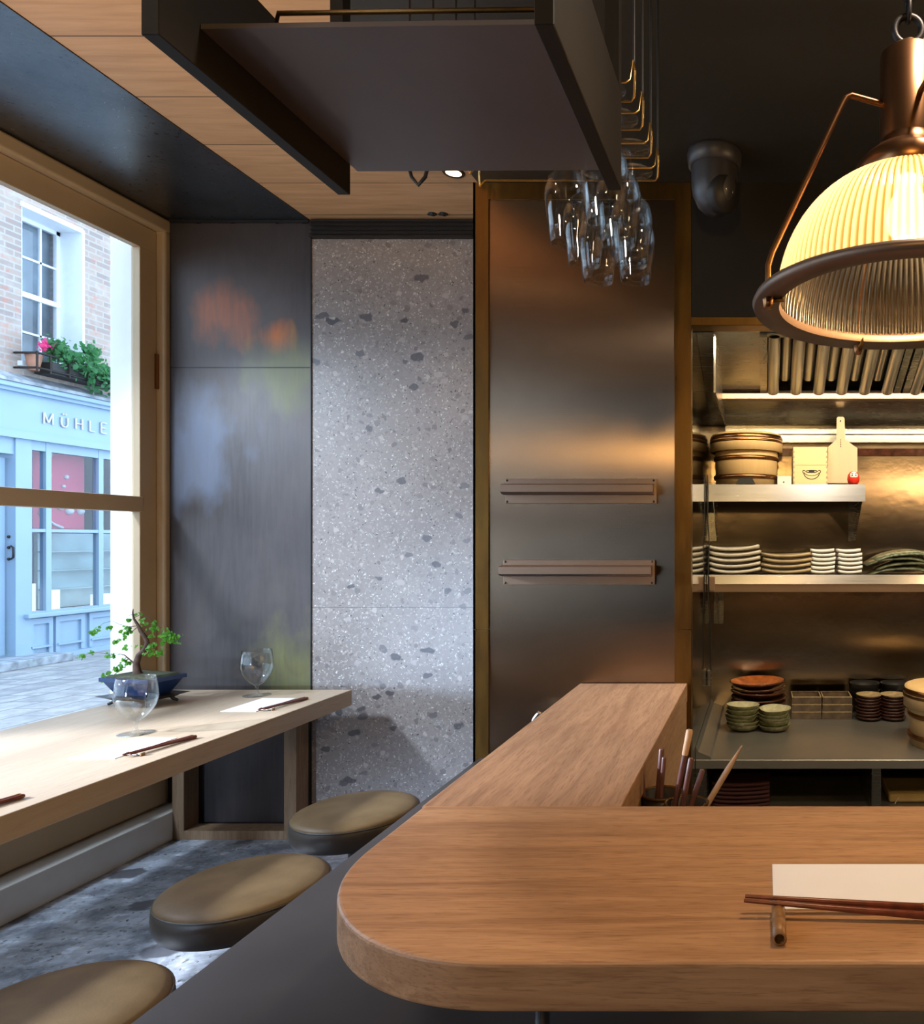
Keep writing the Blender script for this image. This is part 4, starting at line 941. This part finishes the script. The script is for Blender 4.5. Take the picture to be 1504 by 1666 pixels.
for k, w_ in enumerate((.006, .007, .005, .006)):
    z_ = Z(724-3.6*k+3, Yp); b.box(X(1368.5, Yp)-w_/2, X(1368.5, Yp)+w_/2, Yp-.001, Yp, z_, z_+.0018); b.box(X(1368.5, Yp)-.0008, X(1368.5, Yp)+.0008, Yp-.001, Yp, z_-.002, z_+.006); 
b.build('burned_characters', m_ink, o)
# red doll
q = (X(1389, 3.42), 3.42, UT+.0005); o = thing('daruma_doll', 'tiny round red doll with a white face at the right of the upper shelf', 'doll', q)
MB().lathe([(0, 0), (.018, 0), (.026, .012), (.029, .028), (.026, .045), (.017, .058), (.008, .062), (0, .063)], q, 28).build('doll_body', m_red, o)
Mf = Matrix.Rotation(R(90), 3, 'X')
MB().lathe([(0, .030), (.010, .0285), (.017, .024), (.019, .018)], (q[0], q[1]+.001, q[2]+.041), 24, Mf).build('face', m_whitegl, o)
b = MB()
for s in (-1, 1): b.lathe([(0, .0022), (.003, .0015), (.0035, 0)], (q[0]+s*.008, q[1]-.0285, q[2]+.043), 8, Mf); b.tube([(q[0]+s*.004, q[1]-.0295, q[2]+.050), (q[0]+s*.012, q[1]-.0265, q[2]+.052)], .0013, 6)
b.build('eye', m_ink, o)
# white card box beside the tub
x0_, x1_ = X(1265.5, 3.44), X(1288, 3.44); o = thing('small_white_box', 'small white box beside the wooden tub on the upper shelf', 'box', ((x0_+x1_)/2, 3.47, UT))
MB().box(x0_, x1_, 3.44, 3.50, UT+.0005, UT+.043, .002).build('box_body', m_whitegl, o); MB().box(x0_+.026, x0_+.032, 3.4385, 3.4402, UT+.012, UT+.018).build('dot', m_ink, o)

# ------------------------------------------------ crockery builders
ORD = ['bottom', 'second from the bottom', 'third from the bottom', 'fourth from the bottom', 'fifth from the bottom', 'sixth from the bottom', 'seventh from the bottom', 'eighth from the bottom']
def ordw(k, n): return 'topmost' if k == n-1 else ORD[k]
def curved_plate(name, w, d, t, lift, m, sag=0.0):
    nx, ny = 14, 8; vs = []; fs = []
    for side in (0, 1):
        for i in range(nx+1):
            for j_ in range(ny+1):
                u = -1+2*i/nx; v = -1+2*j_/ny
                z = lift*abs(u)**2.5+lift*.35*abs(v)**3+sag*math.sin(u*2.1+v); ww = 1-.04*abs(v)**4
                vs.append((u*w/2*ww, v*d/2*(1-.05*u**4), z+(t if side else 0)))
    N = (nx+1)*(ny+1)
    for i in range(nx):
        for j_ in range(ny):
            a = i*(ny+1)+j_; fs.append((a, a+1, a+ny+2, a+ny+1)); fs.append((N+a, N+a+ny+1, N+a+ny+2, N+a+1))
    def rim(seq):
        for a, b_ in zip(seq, seq[1:]): fs.append((a, b_, N+b_, N+a))
    rim([j_ for j_ in range(ny+1)]); rim([nx*(ny+1)+j_ for j_ in range(ny+1)][::-1]); rim([i*(ny+1) for i in range(nx+1)][::-1]); rim([i*(ny+1)+ny for i in range(nx+1)])
    return MB().add(vs, fs, True).build(name, m)
def stack_of(proto, n, base, step, lab, group, jitter=.004, rots=.05, seed=1, tilt=0.0, under=None, topm=None):
    rng_ = random.Random(seed)
    for k in range(n):
        o = proto if k == 0 else dup(proto)
        if under is not None and k < n-1:
            for ch in o.children:
                if ch.name.startswith('inside'): ch.data = ch.data.copy() if k == 0 else ch.data; ch.data.materials[0] = under
        elif under is not None:
            for ch in o.children:
                if ch.name.startswith('inside'): ch.data = ch.data.copy(); ch.data.materials[0] = topm
        o.location = (base[0]+rng_.uniform(-jitter, jitter), base[1]+rng_.uniform(-jitter, jitter), base[2]+k*step+.0008)
        o.rotation_euler = (rng_.uniform(-tilt, tilt), rng_.uniform(-tilt, tilt), rng_.uniform(-rots, rots)); tag(o, lab % ordw(k, n), 'plate' if 'plate' in lab else ('bowl' if 'bowl' in lab else 'dish'), group)
p = curved_plate('rectangular_plate', .243, .17, .013, .012, m_offwhite, .003); stack_of(p, 5, (X(1196, 3.50), 3.49, LT+.002), .0262, 'grey-white rectangular plate, %s of the leftmost stack on the lower shelf', 'plates in the leftmost stack', seed=2)
p = curved_plate('tan_rectangular_plate', .235, .17, .013, .010, m_tan, .002); stack_of(p, 4, (X(1280, 3.50), 3.49, LT+.002), .0245, 'tan rectangular plate, %s of the second stack on the lower shelf', 'plates in the second stack', seed=3)
for px, sd, w_, nn in ((1339, 4, 'left', 6), (1381, 5, 'right', 6)):
    p = curved_plate('small_white_dish', .112, .12, .013, .005, m_whitegl, .001); stack_of(p, nn, (X(px, 3.46), 3.46, LT+.002), .0195, 'small thick white dish, %s of the '+w_+' of two white stacks', 'small white dishes on the lower shelf', seed=sd)
p = curved_plate('leaf_shaped_plate', .30, .20, .008, -.035, m_leafpl, .006)
for k, (dx, dz, m_) in enumerate(((0, .036, m_leafpl2), (.03, .060, m_leafpl), (-.02, .082, m_leafpl), (.02, .104, m_leafpl2))):
    o = p if k == 0 else dup(p); o.location = (X(1462, 3.5)+dx, 3.49+.004*k, LT+dz+.001); o.rotation_euler = (0, 0, .06*(k-1.5)); tag(o, 'dark glossy arched plate, %s of the pile on the lower shelf' % ordw(k, 4), 'plate', 'dark arched plates on the lower shelf')
    if k in (3,): o.data = o.data.copy(); o.data.materials[0] = m_leafpl2
# ------------------------------------------------ kitchen counter
CT = .66; CF = 2.83
kc = thing('kitchen_counter', 'stainless steel kitchen counter with open compartments below', 'counter', (.8, 3.2, 0))
b = MB().box(KX+.001, 2.2, CF, KD-.0005, CT-.004, CT); b.box(KX+.001, 2.2, CF-.002, CF+.004, CT-.034, CT, .0015, 1); b.build('worktop', m_ctop, kc)
b = MB().prism([(KX+.001, CT), (-.200, CT), (-.206, CT+.012), (KX+.012, CT+.03), (KX+.001, CT+.05)], 'y', CF, KD-.001); b.build('side_upstand', m_ctop, kc)
MB().box(X(1419, CF), X(1434, CF), CF, CF+.3, 0, CT-.034).build('divider', m_ksteel, kc)
MB().box(KX+.001, X(1150, CF), CF, CF+.5, 0, CT-.034).build('divider', m_ksteel, kc)
b = MB().box(KX+.001, 2.2, CF+.55, CF+.56, 0, CT-.01); b.build('cabinet_back', m_black, kc)
MB().box(X(1150, CF), 2.2, CF+.01, CF+.55, .42, .44).build('inner_shelf', m_ctop, kc)
for k in range(6):
    o = curved_plate('folded_cloth', .235, .2, .010, .004, m_cloth, .002); o.location = (X(1207, 3.05), 3.03, .4405+k*.0165); tag(o, 'burgundy folded cloth, %s of the pile under the counter' % ordw(k, 6), 'cloth', 'folded cloths under the counter')
o = thing('wrapped_parcel', 'straw-coloured wrapped parcel under the counter at the right', 'parcel', (X(1485, 3.0), 3.05, .44)); zz = Z(1290, 3.0)
MB().box(X(1445, 3.0), X(1530, 3.0), 2.98, 3.2, .4405, zz, .012, 3).build('wrapping', m_parcel, o); MB().tube([(X(1452, 3.0), 2.975, zz-.05), (X(1458, 3.0), 2.975, zz-.02), (X(1462, 3.0), 2.976, zz-.01)], .002, 6).build('string', m_offwhite, o)
# bowls
def bowl_thing(name, prof, label, m, mt, n=36, wob=0.0, cat='bowl'):
    o = thing(name, label, cat, (0, 0, 0))
    ring = (lambda r, z, a: r*(1+wob*math.sin(3*a+.7)+wob*.6*math.sin(5*a))) if wob else None
    k = max(range(len(prof)), key=lambda i: prof[i][1])
    MB().lathe(prof[:k+1], (0, 0, 0), n, None, ring).build('outside', m, o, False); MB().lathe(prof[k:], (0, 0, 0), n, None, ring).build('inside', mt, o, False); return o
pb = bowl_thing('green_dish', [(0, 0), (.040, 0), (.062, .010), (.072, .026), (.0735, .030), (.070, .030), (.058, .014), (.03, .008), (0, .007)], 'x', m_green, m_greentop, wob=.035)
stack_of(pb, 6, (X(1208, 3.3), 3.28, CT), .0165, 'small green-glazed dish, %s of the left green stack on the counter', 'green dishes in the left stack', .006, 3, 6, .05, m_green, m_greentop)
pb = bowl_thing('green_dish', [(0, 0), (.040, 0), (.060, .010), (.069, .026), (.0705, .030), (.067, .030), (.056, .014), (.03, .008), (0, .007)], 'x', m_green, m_greentop, wob=.035)
stack_of(pb, 5, (X(1261, 3.3), 3.28, CT), .0165, 'small green-glazed dish, %s of the right green stack on the counter', 'green dishes in the right stack', .006, 3, 9, .06, m_green, m_greentop)
pb = bowl_thing('brown_plate', [(0, 0), (.07, 0), (.085, .008), (.124, .028), (.131, .036), (.127, .038), (.115, .031), (.08, .012), (0, .010)], 'x', m_brownglaze, m_orange, 48)
stack_of(pb, 7, (X(1234, 3.5), 3.50, CT), .0235, 'large dark brown glazed plate, %s of the tall stack on the counter', 'large brown plates', .004, 3, 12, .03, m_brownglaze, m_orange)
def tray(name, w, d, h, m, mt):
    o = thing(name, 'x', 'tray', (0, 0, 0)); b = MB(); t = .006
    b.box(-w/2, w/2, -d/2, d/2, 0, .006); b.box(-w/2, w/2, -d/2, -d/2+t, .006, h); b.box(-w/2, w/2, d/2-t, d/2, .006, h); b.box(-w/2, -w/2+t, -d/2+t, d/2-t, .006, h); b.box(w/2-t, w/2, -d/2+t, d/2-t, .006, h)
    b.build('tray_body', m, o, False); MB().box(-w/2+t, w/2-t, -d/2+t, d/2-t, .0062, .009).build('tray_floor', mt, o, False); r_ = MB()
    for a in ((-w/2, w/2, -d/2-.0006, -d/2+t-.001), (-w/2, w/2, d/2-t, d/2), (-w/2, -w/2+t, -d/2, d/2), (w/2-t, w/2, -d/2, d/2)): r_.box(*a, h-.004, h+.0004, .0008, 1)
    r_.build('tray_rim', m_traytop, o, False); return o
for px, w_ in ((1312.5, 'left'), (1362, 'right')):
    tr_ = tray('square_tray_dish', .140, .13, .034, m_tray, m_traytop); stack_of(tr_, 3, (X(px, 3.50), 3.54, CT), .035, 'square smoky glazed dish, %s of the '+w_+' of two square stacks', 'square dishes on the counter', .001, .01, 14)
for px, w_ in ((1414, 'left'), (1453, 'right')):
    pb = bowl_thing('small_red_brown_dish', [(0, 0), (.035, 0), (.052, .006), (.059, .014), (.060, .018), (.056, .018), (.04, .010), (0, .008)], 'x', m_redglaze, m_traytop, wob=.02)
    stack_of(pb, 8, (X(px, 3.47), 3.47, CT), .0145, 'small red-brown dish, %s of the '+w_+' of two round stacks', 'small round red-brown dishes', .002, 3, 15, .02, m_redglaze, m_traytop)
for px, w_ in ((1409, 'left'), (1443, 'right')):
    pb = bowl_thing('black_bowl', [(0, 0), (.035, 0), (.04, .01), (.065, .04), (.074, .075), (.071, .075), (.06, .04), (0, .012)], 'x', m_black, m_black); stack_of(pb, 3, (X(px, 3.62)-.005 if w_ == 'left' else X(px, 3.62)+.045, 3.622, CT), .035, 'black bowl, %s of the '+w_+' dark stack behind the round dishes', 'black bowls at the back of the counter', .001, 1, 16)
